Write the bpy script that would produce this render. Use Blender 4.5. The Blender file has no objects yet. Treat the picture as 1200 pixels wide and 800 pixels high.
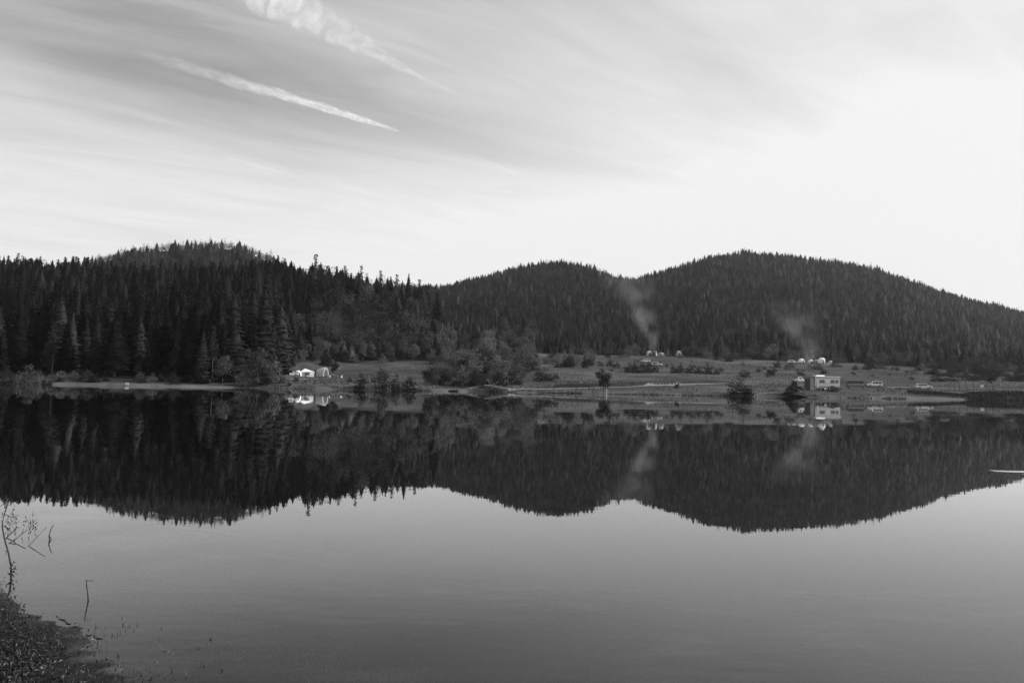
import bpy, math, random
import numpy as np
from mathutils import Matrix, Vector

random.seed(7)
rng = np.random.default_rng(11)
R = math.radians
scene = bpy.context.scene
COL = scene.collection

# ------------------------------------------------------------------ camera
F, CX, CY, CAMZ = 933.0, 600.0, 400.0, 1.6
PITCH, ROLL = math.atan(51 / F), R(0.95)
rot = Matrix.Rotation(math.pi / 2 + PITCH, 3, 'X') @ Matrix.Rotation(ROLL, 3, 'Z')
RM = np.array(rot)
cam = bpy.data.cameras.new('camera')
cam.sensor_width, cam.lens = 36.0, 36.0 * F / 1200
cam.clip_start, cam.clip_end = 0.05, 120000
co = bpy.data.objects.new('camera', cam)
co.location = (0, 0, CAMZ)
co.rotation_euler = rot.to_euler()
COL.objects.link(co)
scene.camera = co


def ray(px, py):
    v = RM @ np.array([(px - CX) / F, -(py - CY) / F, -1.0])
    return v / v[1]


def project(x, y, z):
    v = np.stack([np.asarray(x) - 0.0, np.asarray(y) - 0.0, np.asarray(z) - CAMZ], -1) @ RM
    return CX - F * v[..., 0] / v[..., 2], CY + F * v[..., 1] / v[..., 2]


def on_plane(px, py, z):
    d = ray(px, py)
    Y = (z - CAMZ) / d[2]
    return np.array([d[0] * Y, Y, z])


def horizon(u):
    return 451 + 0.0165 * (u - 600)


# ------------------------------------------------------------------ materials
def new_mat(name):
    m = bpy.data.materials.new(name)
    m.use_nodes = True
    nt = m.node_tree
    nt.nodes.clear()
    out = nt.nodes.new('ShaderNodeOutputMaterial')
    return m, nt, out


def node(nt, t, **kw):
    n = nt.nodes.new(t)
    for k, v in kw.items():
        setattr(n, k, v)
    return n


def g3(v):
    return (v, v, v, 1)


def math_node(nt, op, a, b=None, c=None, clamp=False):
    n = nt.nodes.new('ShaderNodeMath')
    n.operation = op
    n.use_clamp = clamp
    for i, s in enumerate((a, b, c)):
        if s is None:
            continue
        if isinstance(s, (int, float)):
            n.inputs[i].default_value = s
        else:
            nt.links.new(s, n.inputs[i])
    return n.outputs[0]


def simple(name, v, rough=0.6, metal=0.0, var=0.12, scale=3.0, spec=0.4):
    m, nt, out = new_mat(name)
    p = node(nt, 'ShaderNodeBsdfPrincipled')
    tc = node(nt, 'ShaderNodeTexCoord')
    nz = node(nt, 'ShaderNodeTexNoise')
    nz.inputs['Scale'].default_value = scale
    nz.inputs['Detail'].default_value = 5
    nt.links.new(tc.outputs['Object'], nz.inputs['Vector'])
    f = math_node(nt, 'MULTIPLY_ADD', nz.outputs['Fac'], 2 * var * v, v * (1 - var))
    nt.links.new(f, p.inputs['Base Color'])
    p.inputs['Roughness'].default_value = rough
    p.inputs['Metallic'].default_value = metal
    p.inputs['Specular IOR Level'].default_value = spec
    nt.links.new(p.outputs[0], out.inputs[0])
    return m


def foliage(name, v, trans=0.25, attr=False, lo=0.6, hi=1.45, pw=1.0):
    """matt leaves: diffuse plus some light passing through, each plant its own tone"""
    m, nt, out = new_mat(name)
    if attr:
        a = node(nt, 'ShaderNodeAttribute', attribute_name='tone')
        val = a.outputs['Fac']
    else:
        oi = node(nt, 'ShaderNodeObjectInfo')
        val = math_node(nt, 'MULTIPLY_ADD', math_node(nt, 'POWER', oi.outputs['Random'], pw), v * (hi - lo), v * lo)
    geo = node(nt, 'ShaderNodeNewGeometry')
    isl = math_node(nt, 'MULTIPLY_ADD', geo.outputs['Random Per Island'], 0.8, 0.6)
    val = math_node(nt, 'MULTIPLY', val, isl)
    d = node(nt, 'ShaderNodeBsdfDiffuse')
    t = node(nt, 'ShaderNodeBsdfTranslucent')
    nt.links.new(val, d.inputs[0])
    nt.links.new(val, t.inputs[0])
    mx = node(nt, 'ShaderNodeMixShader')
    mx.inputs[0].default_value = trans
    nt.links.new(d.outputs[0], mx.inputs[1])
    nt.links.new(t.outputs[0], mx.inputs[2])
    nt.links.new(mx.outputs[0], out.inputs[0])
    return m


M = dict(
    awning=simple('dark awning fabric', 0.07, 0.8, var=0.2),
    panel=simple('weathered pale panel', 0.2, 0.5, var=0.12),
    fir=foliage('fir needles', 0.0085, 0.08, lo=.3, hi=3.6, pw=2.4),
    pine=foliage('pine needles', 0.010, 0.1, lo=.3, hi=3.4, pw=2.4),
    forest=foliage('forest foliage', 0.05, 0.15, attr=True),
    leaf=foliage('broad leaves', 0.10, 0.3),
    leaf_dark=foliage('dark leaves', 0.024, 0.2),
    twig=foliage('fine bare twigs', 0.05, 0.2, lo=0.9, hi=1.1),
    reed=foliage('dry reed', 0.12, 0.3),
    grass=foliage('bank grass', 0.05, 0.25, attr=True),
    bark=simple('bark', 0.06, 0.9, var=0.4, scale=6),
    pale_bark=simple('pale bark', 0.12, 0.9, var=0.3, scale=6),
    wet_wood=simple('wet dark wood', 0.025, 0.5, var=0.4, scale=30),
    white=simple('white car paint', 0.82, 0.25, var=0.04, spec=0.5),
    offwhite=simple('off white panel', 0.55, 0.45, var=0.08),
    grey_panel=simple('grey panel', 0.22, 0.5, var=0.1),
    darkpaint=simple('dark car paint', 0.12, 0.25, var=0.08, spec=0.5),
    glass=simple('dark window glass', 0.02, 0.08, var=0.1, spec=0.6),
    tyre=simple('tyre rubber', 0.02, 0.8),
    rim=simple('alloy rim', 0.45, 0.35, 0.8),
    lamp=simple('lamp lens', 0.6, 0.15, var=0.05),
    canvas=simple('white tent fabric', 0.85, 0.7, var=0.06, spec=0.2),
    canvas_grey=simple('grey tent fabric', 0.30, 0.75, var=0.1, spec=0.2),
    dark_fabric=simple('dark fabric', 0.05, 0.85),
    metal=simple('dull metal', 0.35, 0.45, 0.7),
    rock=simple('dark wet rock', 0.05, 0.55, var=0.5, scale=4),
    log=simple('weathered log', 0.12, 0.8, var=0.4, scale=5),
    path=simple('dry dirt track', 0.2, 0.95, var=0.3, scale=0.4, spec=0.1),
)


# ------------------------------------------------------------------ mesh helpers
def mesh_np(name, verts, faces, mat, tone=None, smooth=False):
    verts = np.asarray(verts, np.float32)
    faces = np.asarray(faces, np.int32)
    k = faces.shape[1]
    me = bpy.data.meshes.new(name)
    me.vertices.add(len(verts))
    me.vertices.foreach_set('co', verts.ravel())
    me.loops.add(faces.size)
    me.loops.foreach_set('vertex_index', faces.ravel())
    me.polygons.add(len(faces))
    me.polygons.foreach_set('loop_start', np.arange(0, faces.size, k, dtype=np.int32))
    me.polygons.foreach_set('loop_total', np.full(len(faces), k, np.int32))
    if smooth:
        me.polygons.foreach_set('use_smooth', np.ones(len(faces), bool))
    me.update(calc_edges=True)
    me.validate()
    if tone is not None:
        a = me.attributes.new('tone', 'FLOAT', 'POINT')
        a.data.foreach_set('value', np.asarray(tone, np.float32))
    me.materials.append(mat)
    return me


class MB:
    def __init__(s):
        s.v, s.f = [], []

    def add(s, vs, fs):
        o = len(s.v)
        s.v += [tuple(map(float, p)) for p in vs]
        s.f += [tuple(i + o for i in f) for f in fs]
        return s

    def box(s, c, d, taper=(1, 1)):
        x, y, z = c
        a, b, h = d[0] / 2, d[1] / 2, d[2] / 2
        tx, ty = taper
        return s.add([(x - a, y - b, z - h), (x + a, y - b, z - h), (x + a, y + b, z - h), (x - a, y + b, z - h),
                      (x - a * tx, y - b * ty, z + h), (x + a * tx, y - b * ty, z + h), (x + a * tx, y + b * ty, z + h), (x - a * tx, y + b * ty, z + h)],
                     [(3, 2, 1, 0), (4, 5, 6, 7), (0, 1, 5, 4), (1, 2, 6, 5), (2, 3, 7, 6), (3, 0, 4, 7)])

    def prism(s, prof, y0, y1, inset=None):
        """profile in x,z extruded along y; inset(z) narrows the width with height"""
        n = len(prof)
        ins = inset or (lambda z: 0)
        vs = [(x, y0 + ins(z), z) for x, z in prof] + [(x, y1 - ins(z), z) for x, z in prof]
        fs = [tuple(range(n)), tuple(range(2 * n - 1, n - 1, -1))]
        fs += [(i, i + n, (i + 1) % n + n, (i + 1) % n) for i in range(n)]
        return s.add(vs, fs)

    def cyl(s, c, axis, r, L, n=14, r2=None):
        r2 = r if r2 is None else r2
        c = Vector(c)
        a = Vector(axis).normalized()
        q = a.to_track_quat('Z', 'Y')
        vs = []
        for rr, t in ((r, -L / 2), (r2, L / 2)):
            for i in range(n):
                t2 = 2 * math.pi * i / n
                vs.append(c + q @ Vector((rr * math.cos(t2), rr * math.sin(t2), t)))
        fs = [tuple(range(n - 1, -1, -1)), tuple(range(n, 2 * n))] + [(i, (i + 1) % n, (i + 1) % n + n, i + n) for i in range(n)]
        return s.add(vs, fs)

    def tube(s, pts, rad, n=6):
        pts = [Vector(p) for p in pts]
        rings = []
        vs, fs = [], []
        for i, p in enumerate(pts):
            t = (pts[min(i + 1, len(pts) - 1)] - pts[max(i - 1, 0)]).normalized()
            q = t.to_track_quat('Z', 'Y')
            rr = rad[i] if hasattr(rad, '__len__') else rad
            for k in range(n):
                a = 2 * math.pi * k / n
                vs.append(p + q @ Vector((rr * math.cos(a), rr * math.sin(a), 0)))
        m = len(pts)
        for i in range(m - 1):
            for k in range(n):
                fs.append((i * n + k, i * n + (k + 1) % n, (i + 1) * n + (k + 1) % n, (i + 1) * n + k))
        fs += [tuple(range(n - 1, -1, -1)), tuple(range((m - 1) * n, m * n))]
        return s.add(vs, fs)

    def mesh(s, name, mat, smooth=False):
        me = bpy.data.meshes.new(name)
        me.from_pydata(s.v, [], s.f)
        me.update()
        if smooth:
            me.polygons.foreach_set('use_smooth', np.ones(len(me.polygons), bool))
        me.materials.append(mat)
        return me

    def build(s, name, mat, parent=None, smooth=False):
        return link(name, s.mesh(name, mat, smooth), parent)


def link(name, data, parent=None):
    o = bpy.data.objects.new(name, data)
    COL.objects.link(o)
    if parent:
        o.parent = parent
    return o


def tag(o, label, cat, group=None, kind=None):
    o['label'] = label
    if cat:
        o['category'] = cat
    if group:
        o['group'] = group
    if kind:
        o['kind'] = kind
    return o


def thing(name, label, cat, loc=(0, 0, 0), rz=0, group=None):
    o = link(name, None)
    o.location = tuple(map(float, loc))
    o.rotation_euler = (0, 0, rz)
    return tag(o, label, cat, group)


def structure(o):
    o['kind'] = 'structure'
    return o


# ------------------------------------------------------------------ noise (numpy value noise)
_perm = rng.random((256, 256))


def vnoise(x, y):
    xi, yi = np.floor(x).astype(int), np.floor(y).astype(int)
    fx, fy = x - xi, y - yi
    fx, fy = fx * fx * (3 - 2 * fx), fy * fy * (3 - 2 * fy)
    g = lambda a, b: _perm[a & 255, b & 255]
    return (g(xi, yi) * (1 - fx) + g(xi + 1, yi) * fx) * (1 - fy) + (g(xi, yi + 1) * (1 - fx) + g(xi + 1, yi + 1) * fx) * fy


def fbm(x, y, o=4):
    s, a, t = 0, 0.5, 0
    for i in range(o):
        s = s + a * vnoise(x * 2 ** i + 17.3 * i, y * 2 ** i + 5.1 * i)
        t += a
        a *= 0.5
    return s / t


# ------------------------------------------------------------------ far terrain: u = column (x = (u-600)/F*Y), Y = forward distance
def tab(pairs):
    a = np.array(pairs, float)
    return lambda u: np.interp(u, a[:, 0], a[:, 1])


f_top = tab([(-500, 310), (-150, 298), (0, 299), (60, 304), (90, 308), (160, 310), (220, 308), (280, 306), (320, 304), (360, 309), (400, 311), (440, 317), (470, 325),
             (492, 333), (508, 345), (520, 362), (535, 384), (552, 400), (580, 402), (700, 401), (800, 396), (900, 393), (1000, 394), (1100, 398), (1200, 404), (1350, 412), (1700, 420)])
f_cY = tab([(-500, 520), (500, 520), (520, 500), (560, 590), (1700, 620)])
f_ctree = tab([(-500, 20), (280, 20), (340, 20), (400, 18), (500, 19), (560, 10), (1700, 10)])
f_etop = tab([(-500, 330), (-150, 328), (0, 320), (70, 313), (90, 306), (110, 298), (150, 289), (200, 285), (250, 281), (280, 285), (310, 297), (340, 313), (380, 326), (450, 335), (510, 335),
              (560, 323), (600, 311), (650, 303), (690, 309), (720, 322), (745, 327), (780, 317), (830, 301), (870, 296), (920, 299), (980, 306), (1030, 314), (1060, 326), (1100, 340), (1150, 353), (1200, 365), (1300, 393), (1500, 420), (1700, 430)])
f_eY = tab([(-500, 900), (340, 900), (500, 1100), (700, 1100), (900, 1180), (1060, 1180), (1700, 1050)])
f_bY = tab([(-500, 192), (0, 187), (270, 187), (325, 200), (333, 250), (350, 345), (400, 425), (520, 430), (560, 425), (700, 450), (900, 445), (1000, 430), (1100, 400), (1200, 395), (1700, 380)])
f_bz = tab([(-500, 2.0), (0, 1.3), (270, 1.3), (325, 2.6), (333, 4.2), (350, 9.5), (400, 13.3), (520, 13.2), (560, 17), (620, 19.5), (700, 19.2), (800, 18.8), (900, 17.8), (1000, 16.4), (1100, 13), (1200, 11.8), (1700, 9)])
f_aY = tab([(-500, 183), (270, 183), (325, 192), (333, 215), (350, 245), (1700, 250)])
f_az = tab([(-500, .9), (270, .9), (325, 1.7), (350, 2.1), (540, 2.0), (720, 2.7), (900, 3.0), (1100, 2.7), (1200, 2.6), (1700, 2.5)])
f_D = tab([(-500, 176), (0, 174), (60, 176), (120, 176), (270, 175), (300, 176), (360, 170), (400, 172), (440, 171), (480, 175), (540, 175), (556, 179), (568, 181), (580, 180), (597, 176.5), (640, 174), (720, 172),
           (800, 171), (860, 172), (900, 175), (960, 174), (1040, 173), (1128, 169), (1133, 182), (1200, 184), (1700, 185)])
f_hb = tab([(-500, .6), (40, .5), (270, .5), (300, .9), (400, .7), (500, .5), (540, .5), (550, .7), (558, 1.35), (568, 1.6), (580, 1.5), (588, 1.0), (600, .7), (800, .8), (1000, .9), (1090, .5), (1128, .25), (1138, 1.0), (1200, 1.1), (1700, 1.1)])
f_wb = tab([(-500, 3), (540, 3), (553, 1.0), (588, 1.0), (600, 4), (1100, 5), (1128, 9), (1136, 2), (1700, 2)])

U = np.arange(-500, 1701, 4.0)
YS = np.concatenate([np.arange(146, 200, 0.6), np.arange(200, 260, 1.5), np.arange(260, 460, 3), np.arange(460, 1460, 8)])
nu, ny = len(U), len(YS)


def pchip(xk, yk, x):
    h = np.diff(xk)
    dl = np.diff(yk) / h
    d = np.zeros_like(yk)
    w1, w2 = 2 * h[1:] + h[:-1], h[1:] + 2 * h[:-1]
    ok = dl[:-1] * dl[1:] > 0
    d[1:-1][ok] = ((w1 + w2)[ok]) / (w1[ok] / dl[:-1][ok] + w2[ok] / dl[1:][ok])
    d[0], d[-1] = dl[0], dl[-1]
    i = np.clip(np.searchsorted(xk, x) - 1, 0, len(xk) - 2)
    t = (x - xk[i]) / h[i]
    return ((1 + 2 * t) * (1 - t) ** 2 * yk[i] + t * (1 - t) ** 2 * h[i] * d[i] + t * t * (3 - 2 * t) * yk[i + 1] + t * t * (t - 1) * h[i] * d[i + 1])


HZ = np.zeros((nu, ny))
for i, u in enumerate(U):
    D, hb, wb, aY, az, bY, bz, cY, eY = [float(f(u)) for f in (f_D, f_hb, f_wb, f_aY, f_az, f_bY, f_bz, f_cY, f_eY)]
    D += 1.6 * (vnoise(np.array(u / 9.0), np.array(3.3)) - .5) + 2.2 * (vnoise(np.array(u / 31.0), np.array(8.3)) - .5)
    cz = CAMZ + cY * (horizon(u) - f_top(u)) / F - f_ctree(u)
    ez = CAMZ + eY * (horizon(u) - f_etop(u)) / F - 11
    w = np.clip((u - 505) / 60, 0, 1)
    vz = (1 - w) * min(cz - 14, ez - 5) + w * (cz + 0.47 * (ez - cz))
    vY = (1 - w) * (cY + 110) + w * (cY + 0.45 * (eY - cY))
    cz = max(cz, bz + 1.0)
    aY = max(aY, D + wb + 2)
    xk = np.array([D - 30, D - 12, D, D + wb, aY, max(bY, aY + 4), cY, vY, eY, eY + 120, 1600])
    yk = np.array([-2.4, -1.3, 0.0, hb, az, bz, cz, vz, ez, ez - 22, ez - 90])
    HZ[i] = pchip(xk, yk, YS)
UU, YY = np.meshgrid(U, YS, indexing='ij')
XX = (UU - CX) / F * YY
hillness = np.clip((YY - f_bY(UU)) / 120, 0, 1)
HZ += hillness * (fbm(XX / 75, YY / 75) - .5) * 16 * np.clip((f_eY(UU) + 30 - YY) / 200 + .25, .25, 1)
HZ += np.clip((HZ - 0.6) / 2, 0, 1) * (1 - hillness) * (fbm(XX / 14, YY / 14) - .5) * 0.9


def H(x, y):
    x, y = np.asarray(x, float), np.asarray(y, float)
    u = CX + F * x / y
    fi = np.clip((u - U[0]) / 4.0, 0, nu - 1.001)
    i = fi.astype(int)
    a = fi - i
    j = np.clip(np.searchsorted(YS, y, side='right') - 1, 0, ny - 2)
    b = np.clip((y - YS[j]) / (YS[j + 1] - YS[j]), 0, 1)
    return (HZ[i, j] * (1 - a) + HZ[i + 1, j] * a) * (1 - b) + (HZ[i, j + 1] * (1 - a) + HZ[i + 1, j + 1] * a) * b


_ym = np.concatenate([np.arange(165, 300, .5), np.arange(300, 1100, 1.5)])


def locate(px, py):
    """the place on the ground that is seen at this column and height"""
    x = (px - CX) / F * _ym
    z = H(x, _ym)
    _, p = project(x, _ym, z)
    ok = (p <= py) & (z > -0.05)
    k = int(np.argmax(ok)) if ok.any() else 60
    return float(x[k]), float(_ym[k]), float(z[k])


# a low terrace bank above the dirt track
TRACK = [(596, 456.5), (640, 456.2), (680, 455.2), (720, 454.2), (760, 452.4), (800, 450.6), (830, 449.8), (857, 449.3)]
_tp = np.array([locate(*q)[:2] for q in TRACK])
_tu = CX + F * _tp[:, 0] / _tp[:, 1]
_ty = np.interp(UU, _tu, _tp[:, 1]) + 4.5 + 2.5 * fbm(UU / 30, UU * 0 + 1)
_st = np.clip((YY - _ty) / 1.3, 0, 1) * np.exp(-np.maximum(YY - _ty, 0) / 40)
HZ += 0.85 * _st * np.clip((UU - 630) / 25, 0, 1) * np.clip((880 - UU) / 30, 0, 1) * (.6 + .8 * fbm(UU / 22, UU * 0 + 6))

# ground tone
tone = 0.060 * (0.5 + 1.0 * fbm(XX / 8, YY / 16)) * (0.8 + 0.4 * fbm(XX / 45, YY / 60))
dry = np.clip((fbm(XX / 30 + 40, YY / 18) - .5) * 6, 0, 1)
tone = tone * (1 + .5 * dry)
scarp_shade = np.clip((YY - _ty + .4) / .8, 0, 1) * np.clip((_ty + 2.2 - YY) / .6, 0, 1) * np.clip((UU - 630) / 25, 0, 1) * np.clip((880 - UU) / 30, 0, 1)
tone = tone * (1 - .55 * scarp_shade)  # shade of the terrace face darkened into the ground tone
wood = np.clip((YY - f_bY(UU) + 6) / 14, 0, 1)
tone = tone * (1 - wood) + 0.012 * wood
sand = np.clip((0.75 - HZ) / .35, 0, 1) * np.clip((HZ + 0.3) / .2, 0, 1)
sandy = tab([(-500, .2), (55, .2), (70, .45), (200, .5), (215, .75), (270, .75), (285, .1), (330, .3), (500, .3), (512, .7), (545, .7), (552, .1), (588, .1), (596, .6), (640, .3), (830, .22), (900, .25), (1128, .5), (1134, 0), (1700, 0)])(UU)
tone = tone * (1 - sand * sandy) + sand * sandy * (0.12 + .10 * fbm(XX / 3, YY / 3))
# dark wet edge growing sedge
sedge = np.clip((UU - 1062) / 20, 0, 1) * np.clip((YY - 176) / 3, 0, 1) * np.clip((202 - YY) / 5, 0, 1)
tone = tone * (1 - .65 * sedge)
mud = np.clip((UU - 547) / 9, 0, 1) * np.clip((596 - UU) / 9, 0, 1) * np.clip((f_hb(UU) * .88 - HZ) / .12, 0, 1) * (YY < 195)
rim = np.clip((UU - 545) / 6, 0, 1) * np.clip((600 - UU) / 6, 0, 1) * np.clip((HZ - f_hb(UU) * .86) / .1, 0, 1) * np.clip((f_D(UU) + f_wb(UU) + 4 - YY) / 2, 0, 1)
tone = tone * (1 - rim) + .13 * rim  # sunlit top edge of the cove bank painted pale
tone = tone * (1 - mud) + 0.03 * mud  # cove bank face: mud, darkened further in place of its shade

gm, nt, out = new_mat('meadow ground')
p = node(nt, 'ShaderNodeBsdfPrincipled')
at = node(nt, 'ShaderNodeAttribute', attribute_name='tone')
geo = node(nt, 'ShaderNodeNewGeometry')
nz = node(nt, 'ShaderNodeTexNoise')
nz.inputs['Scale'].default_value = 0.6
nz.inputs['Detail'].default_value = 8
nz.inputs['Roughness'].default_value = 0.7
nt.links.new(geo.outputs['Position'], nz.inputs['Vector'])
k = math_node(nt, 'MULTIPLY_ADD', nz.outputs['Fac'], 1.5, 0.25)
nt.links.new(math_node(nt, 'MULTIPLY', at.outputs['Fac'], k), p.inputs['Base Color'])
p.inputs['Roughness'].default_value = 1.0
p.inputs['Specular IOR Level'].default_value = 0.05
bp = node(nt, 'ShaderNodeBump')
bp.inputs['Distance'].default_value = 0.5
bp.inputs['Strength'].default_value = 0.6
nt.links.new(nz.outputs['Fac'], bp.inputs['Height'])
nt.links.new(bp.outputs[0], p.inputs['Normal'])
nt.links.new(p.outputs[0], out.inputs[0])

idx = np.arange(nu * ny).reshape(nu, ny)
quads = np.stack([idx[:-1, :-1], idx[1:, :-1], idx[1:, 1:], idx[:-1, 1:]], -1).reshape(-1, 4)
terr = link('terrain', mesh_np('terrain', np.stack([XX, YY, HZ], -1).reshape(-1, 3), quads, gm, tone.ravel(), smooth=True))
tag(terr, 'meadow and wooded hills on the far side of the lake', None, kind='structure')

# ------------------------------------------------------------------ near bank
NX = np.arange(-14, 15.01, .14)
NY = np.arange(-12, 16.01, .14)
BX, BY = np.meshgrid(NX, NY, indexing='ij')
shore_y = tab([(-14, 9.5), (-9, 8.4), (-6, 7.4), (-4.4, 6.55), (-3.9, 6.22), (-3.45, 5.66), (-2.9, 5.15), (-2.4, 4.72), (-2.1, 4.42), (-1.75, 4.12), (-1.45, 3.8), (-1.1, 3.5), (0, 3.0), (2, 2.6), (6, 2.9), (15, 4.2)])


def bank_h(x, y):
    s = shore_y(x) - y + 0.55 * (fbm(x * 1.3 + 9, y * 1.3) - .5) + .25 * (fbm(x * 5, y * 5 + 3) - .5)
    land = 0.16 * (1 - np.exp(-np.maximum(s, 0) / 2.2)) + 0.035 * (fbm(x * 3, y * 3) - .5) * np.clip(s * 3, 0, 1)
    t = np.maximum(-s, 0)
    bed = -0.022 * t - 0.014 * t * t + .05 * (fbm(x * 1.1, y * 1.1 + 4) - .5) * np.clip(t, 0, 1)
    return np.where(s > 0, land, np.maximum(bed, -2.2)), s


BZ, BS = bank_h(BX, BY)
btone = 0.024 * (0.3 + 1.4 * fbm(BX * 2.5, BY * 2.5)) + np.where(BS < 0, 1, 0) * (.16 * np.clip((fbm(BX * 1.6 + 5, BY * 2.4) - .55) * 5, 0, 1) + .05 * np.clip(1 + BS / .5, 0, 1))
bi = np.arange(BX.size).reshape(BX.shape)
bq = np.stack([bi[:-1, :-1], bi[1:, :-1], bi[1:, 1:], bi[:-1, 1:]], -1).reshape(-1, 4)
bm_, nt, out = new_mat('bank mud')
p = node(nt, 'ShaderNodeBsdfPrincipled')
at = node(nt, 'ShaderNodeAttribute', attribute_name='tone')
geo = node(nt, 'ShaderNodeNewGeometry')
nz = node(nt, 'ShaderNodeTexNoise')
nz.inputs['Scale'].default_value = 14
nz.inputs['Detail'].default_value = 8
nz.inputs['Roughness'].default_value = .75
nt.links.new(geo.outputs['Position'], nz.inputs['Vector'])
k = math_node(nt, 'MULTIPLY_ADD', nz.outputs['Fac'], 2.2, -0.1)
nt.links.new(math_node(nt, 'MULTIPLY', at.outputs['Fac'], k), p.inputs['Base Color'])
p.inputs['Roughness'].default_value = .9
p.inputs['Specular IOR Level'].default_value = .1
bp = node(nt, 'ShaderNodeBump')
bp.inputs['Distance'].default_value = 0.03
nt.links.new(nz.outputs['Fac'], bp.inputs['Height'])
nt.links.new(bp.outputs[0], p.inputs['Normal'])
nt.links.new(p.outputs[0], out.inputs[0])
bank = link('lake_bank', mesh_np('lake_bank', np.stack([BX, BY, BZ], -1).reshape(-1, 3), bq, bm_, btone.ravel(), smooth=True))
tag(bank, 'near muddy bank with short herbs sloping into the shallows', None, kind='structure')

bed = MB().add([(-2300, -250, -2.15), (2300, -250, -2.15), (2300, 1900, -2.15), (-2300, 1900, -2.15)], [(0, 1, 2, 3)]).build('lakebed', simple('lake silt', 0.025, 1.0, var=.3, scale=.2, spec=.05))
structure(bed)

# ------------------------------------------------------------------ water
wm, nt, out = new_mat('lake water')
geo = node(nt, 'ShaderNodeNewGeometry')
mp = node(nt, 'ShaderNodeMapping')
mp.inputs['Scale'].default_value = (0.35, 1.0, 1)
nt.links.new(geo.outputs['Position'], mp.inputs['Vector'])
n1 = node(nt, 'ShaderNodeTexNoise')
n1.inputs['Scale'].default_value = 1.1
n1.inputs['Detail'].default_value = 3
nt.links.new(mp.outputs[0], n1.inputs['Vector'])
n2 = node(nt, 'ShaderNodeTexNoise')
n2.inputs['Scale'].default_value = 0.16
n2.inputs['Detail'].default_value = 2
nt.links.new(mp.outputs[0], n2.inputs['Vector'])
# where a light breath of wind wrinkles the water: broad patches
n3 = node(nt, 'ShaderNodeTexNoise')
n3.inputs['Scale'].default_value = 0.02
nt.links.new(geo.outputs['Position'], n3.inputs['Vector'])
patch = math_node(nt, 'MULTIPLY_ADD', n3.outputs['Fac'], 2.0, -0.5, clamp=True)
h1 = math_node(nt, 'MULTIPLY', math_node(nt, 'MULTIPLY', n1.outputs['Fac'], 0.0018), patch)
h2 = math_node(nt, 'MULTIPLY', n2.outputs['Fac'], 0.005)
near = node(nt, 'ShaderNodeMapRange', interpolation_type='SMOOTHSTEP')
sp0 = node(nt, 'ShaderNodeSeparateXYZ')
nt.links.new(geo.outputs['Position'], sp0.inputs[0])
nt.links.new(sp0.outputs[1], near.inputs['Value'])
near.inputs['From Min'].default_value = 9.0
near.inputs['From Max'].default_value = 3.5
n4 = node(nt, 'ShaderNodeTexNoise')
n4.inputs['Scale'].default_value = 7.0
n4.inputs['Detail'].default_value = 4
nt.links.new(mp.outputs[0], n4.inputs['Vector'])
h4 = math_node(nt, 'MULTIPLY', math_node(nt, 'MULTIPLY', n4.outputs['Fac'], 0.0011), near.outputs[0])
hh = math_node(nt, 'ADD', math_node(nt, 'ADD', h1, h2), h4)
# one small wake that runs in from the right
wk0 = on_plane(1161, 551, 0)
wk1 = on_plane(1215, 551.5, 0)
sp = node(nt, 'ShaderNodeSeparateXYZ')
nt.links.new(geo.outputs['Position'], sp.inputs[0])
for (ox, oy, amp) in ((0, 0, .010), (.25, -.75, .008)):
    slope = (wk1[1] - wk0[1]) / (wk1[0] - wk0[0])
    dx = math_node(nt, 'SUBTRACT', sp.outputs[0], float(wk0[0] + ox))
    yy = math_node(nt, 'SUBTRACT', math_node(nt, 'SUBTRACT', sp.outputs[1], float(wk0[1] + oy)), math_node(nt, 'MULTIPLY', dx, float(slope)))
    e = math_node(nt, 'EXPONENT', math_node(nt, 'MULTIPLY', math_node(nt, 'MULTIPLY', yy, yy), -1 / (.16 ** 2)))
    along = math_node(nt, 'MULTIPLY', math_node(nt, 'MULTIPLY', dx, 3.0, clamp=True), math_node(nt, 'MULTIPLY_ADD', dx, -.3, 1.6, clamp=True))
    hh = math_node(nt, 'ADD', hh, math_node(nt, 'MULTIPLY', math_node(nt, 'MULTIPLY', e, along), amp))
bp = node(nt, 'ShaderNodeBump')
bp.inputs['Strength'].default_value = 1.0
bp.inputs['Distance'].default_value = 1.0
nt.links.new(hh, bp.inputs['Height'])
fr = node(nt, 'ShaderNodeFresnel')
fr.inputs['IOR'].default_value = 1.42
nt.links.new(bp.outputs[0], fr.inputs['Normal'])
gl = node(nt, 'ShaderNodeBsdfGlossy')
nt.links.new(math_node(nt, 'MULTIPLY_ADD', near.outputs[0], .11, .012), gl.inputs['Roughness'])
gl.inputs['Color'].default_value = g3(0.95)
nt.links.new(bp.outputs[0], gl.inputs['Normal'])
tr = node(nt, 'ShaderNodeBsdfTransparent')
tr.inputs[0].default_value = g3(0.64)
mx = node(nt, 'ShaderNodeMixShader')
refl = math_node(nt, 'MULTIPLY', math_node(nt, 'POWER', fr.outputs[0], 1.36), 1.6, clamp=True)
nt.links.new(refl, mx.inputs[0])
nt.links.new(tr.outputs[0], mx.inputs[1])
nt.links.new(gl.outputs[0], mx.inputs[2])
nt.links.new(mx.outputs[0], out.inputs[0])
lake = MB().add([(-2250, -240, 0), (2250, -240, 0), (2250, 1850, 0), (-2250, 1850, 0)], [(0, 1, 2, 3)]).build('lake_water', wm)
structure(lake)
lake['label'] = 'mirror calm lake reflecting the hills and the sky'


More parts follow.
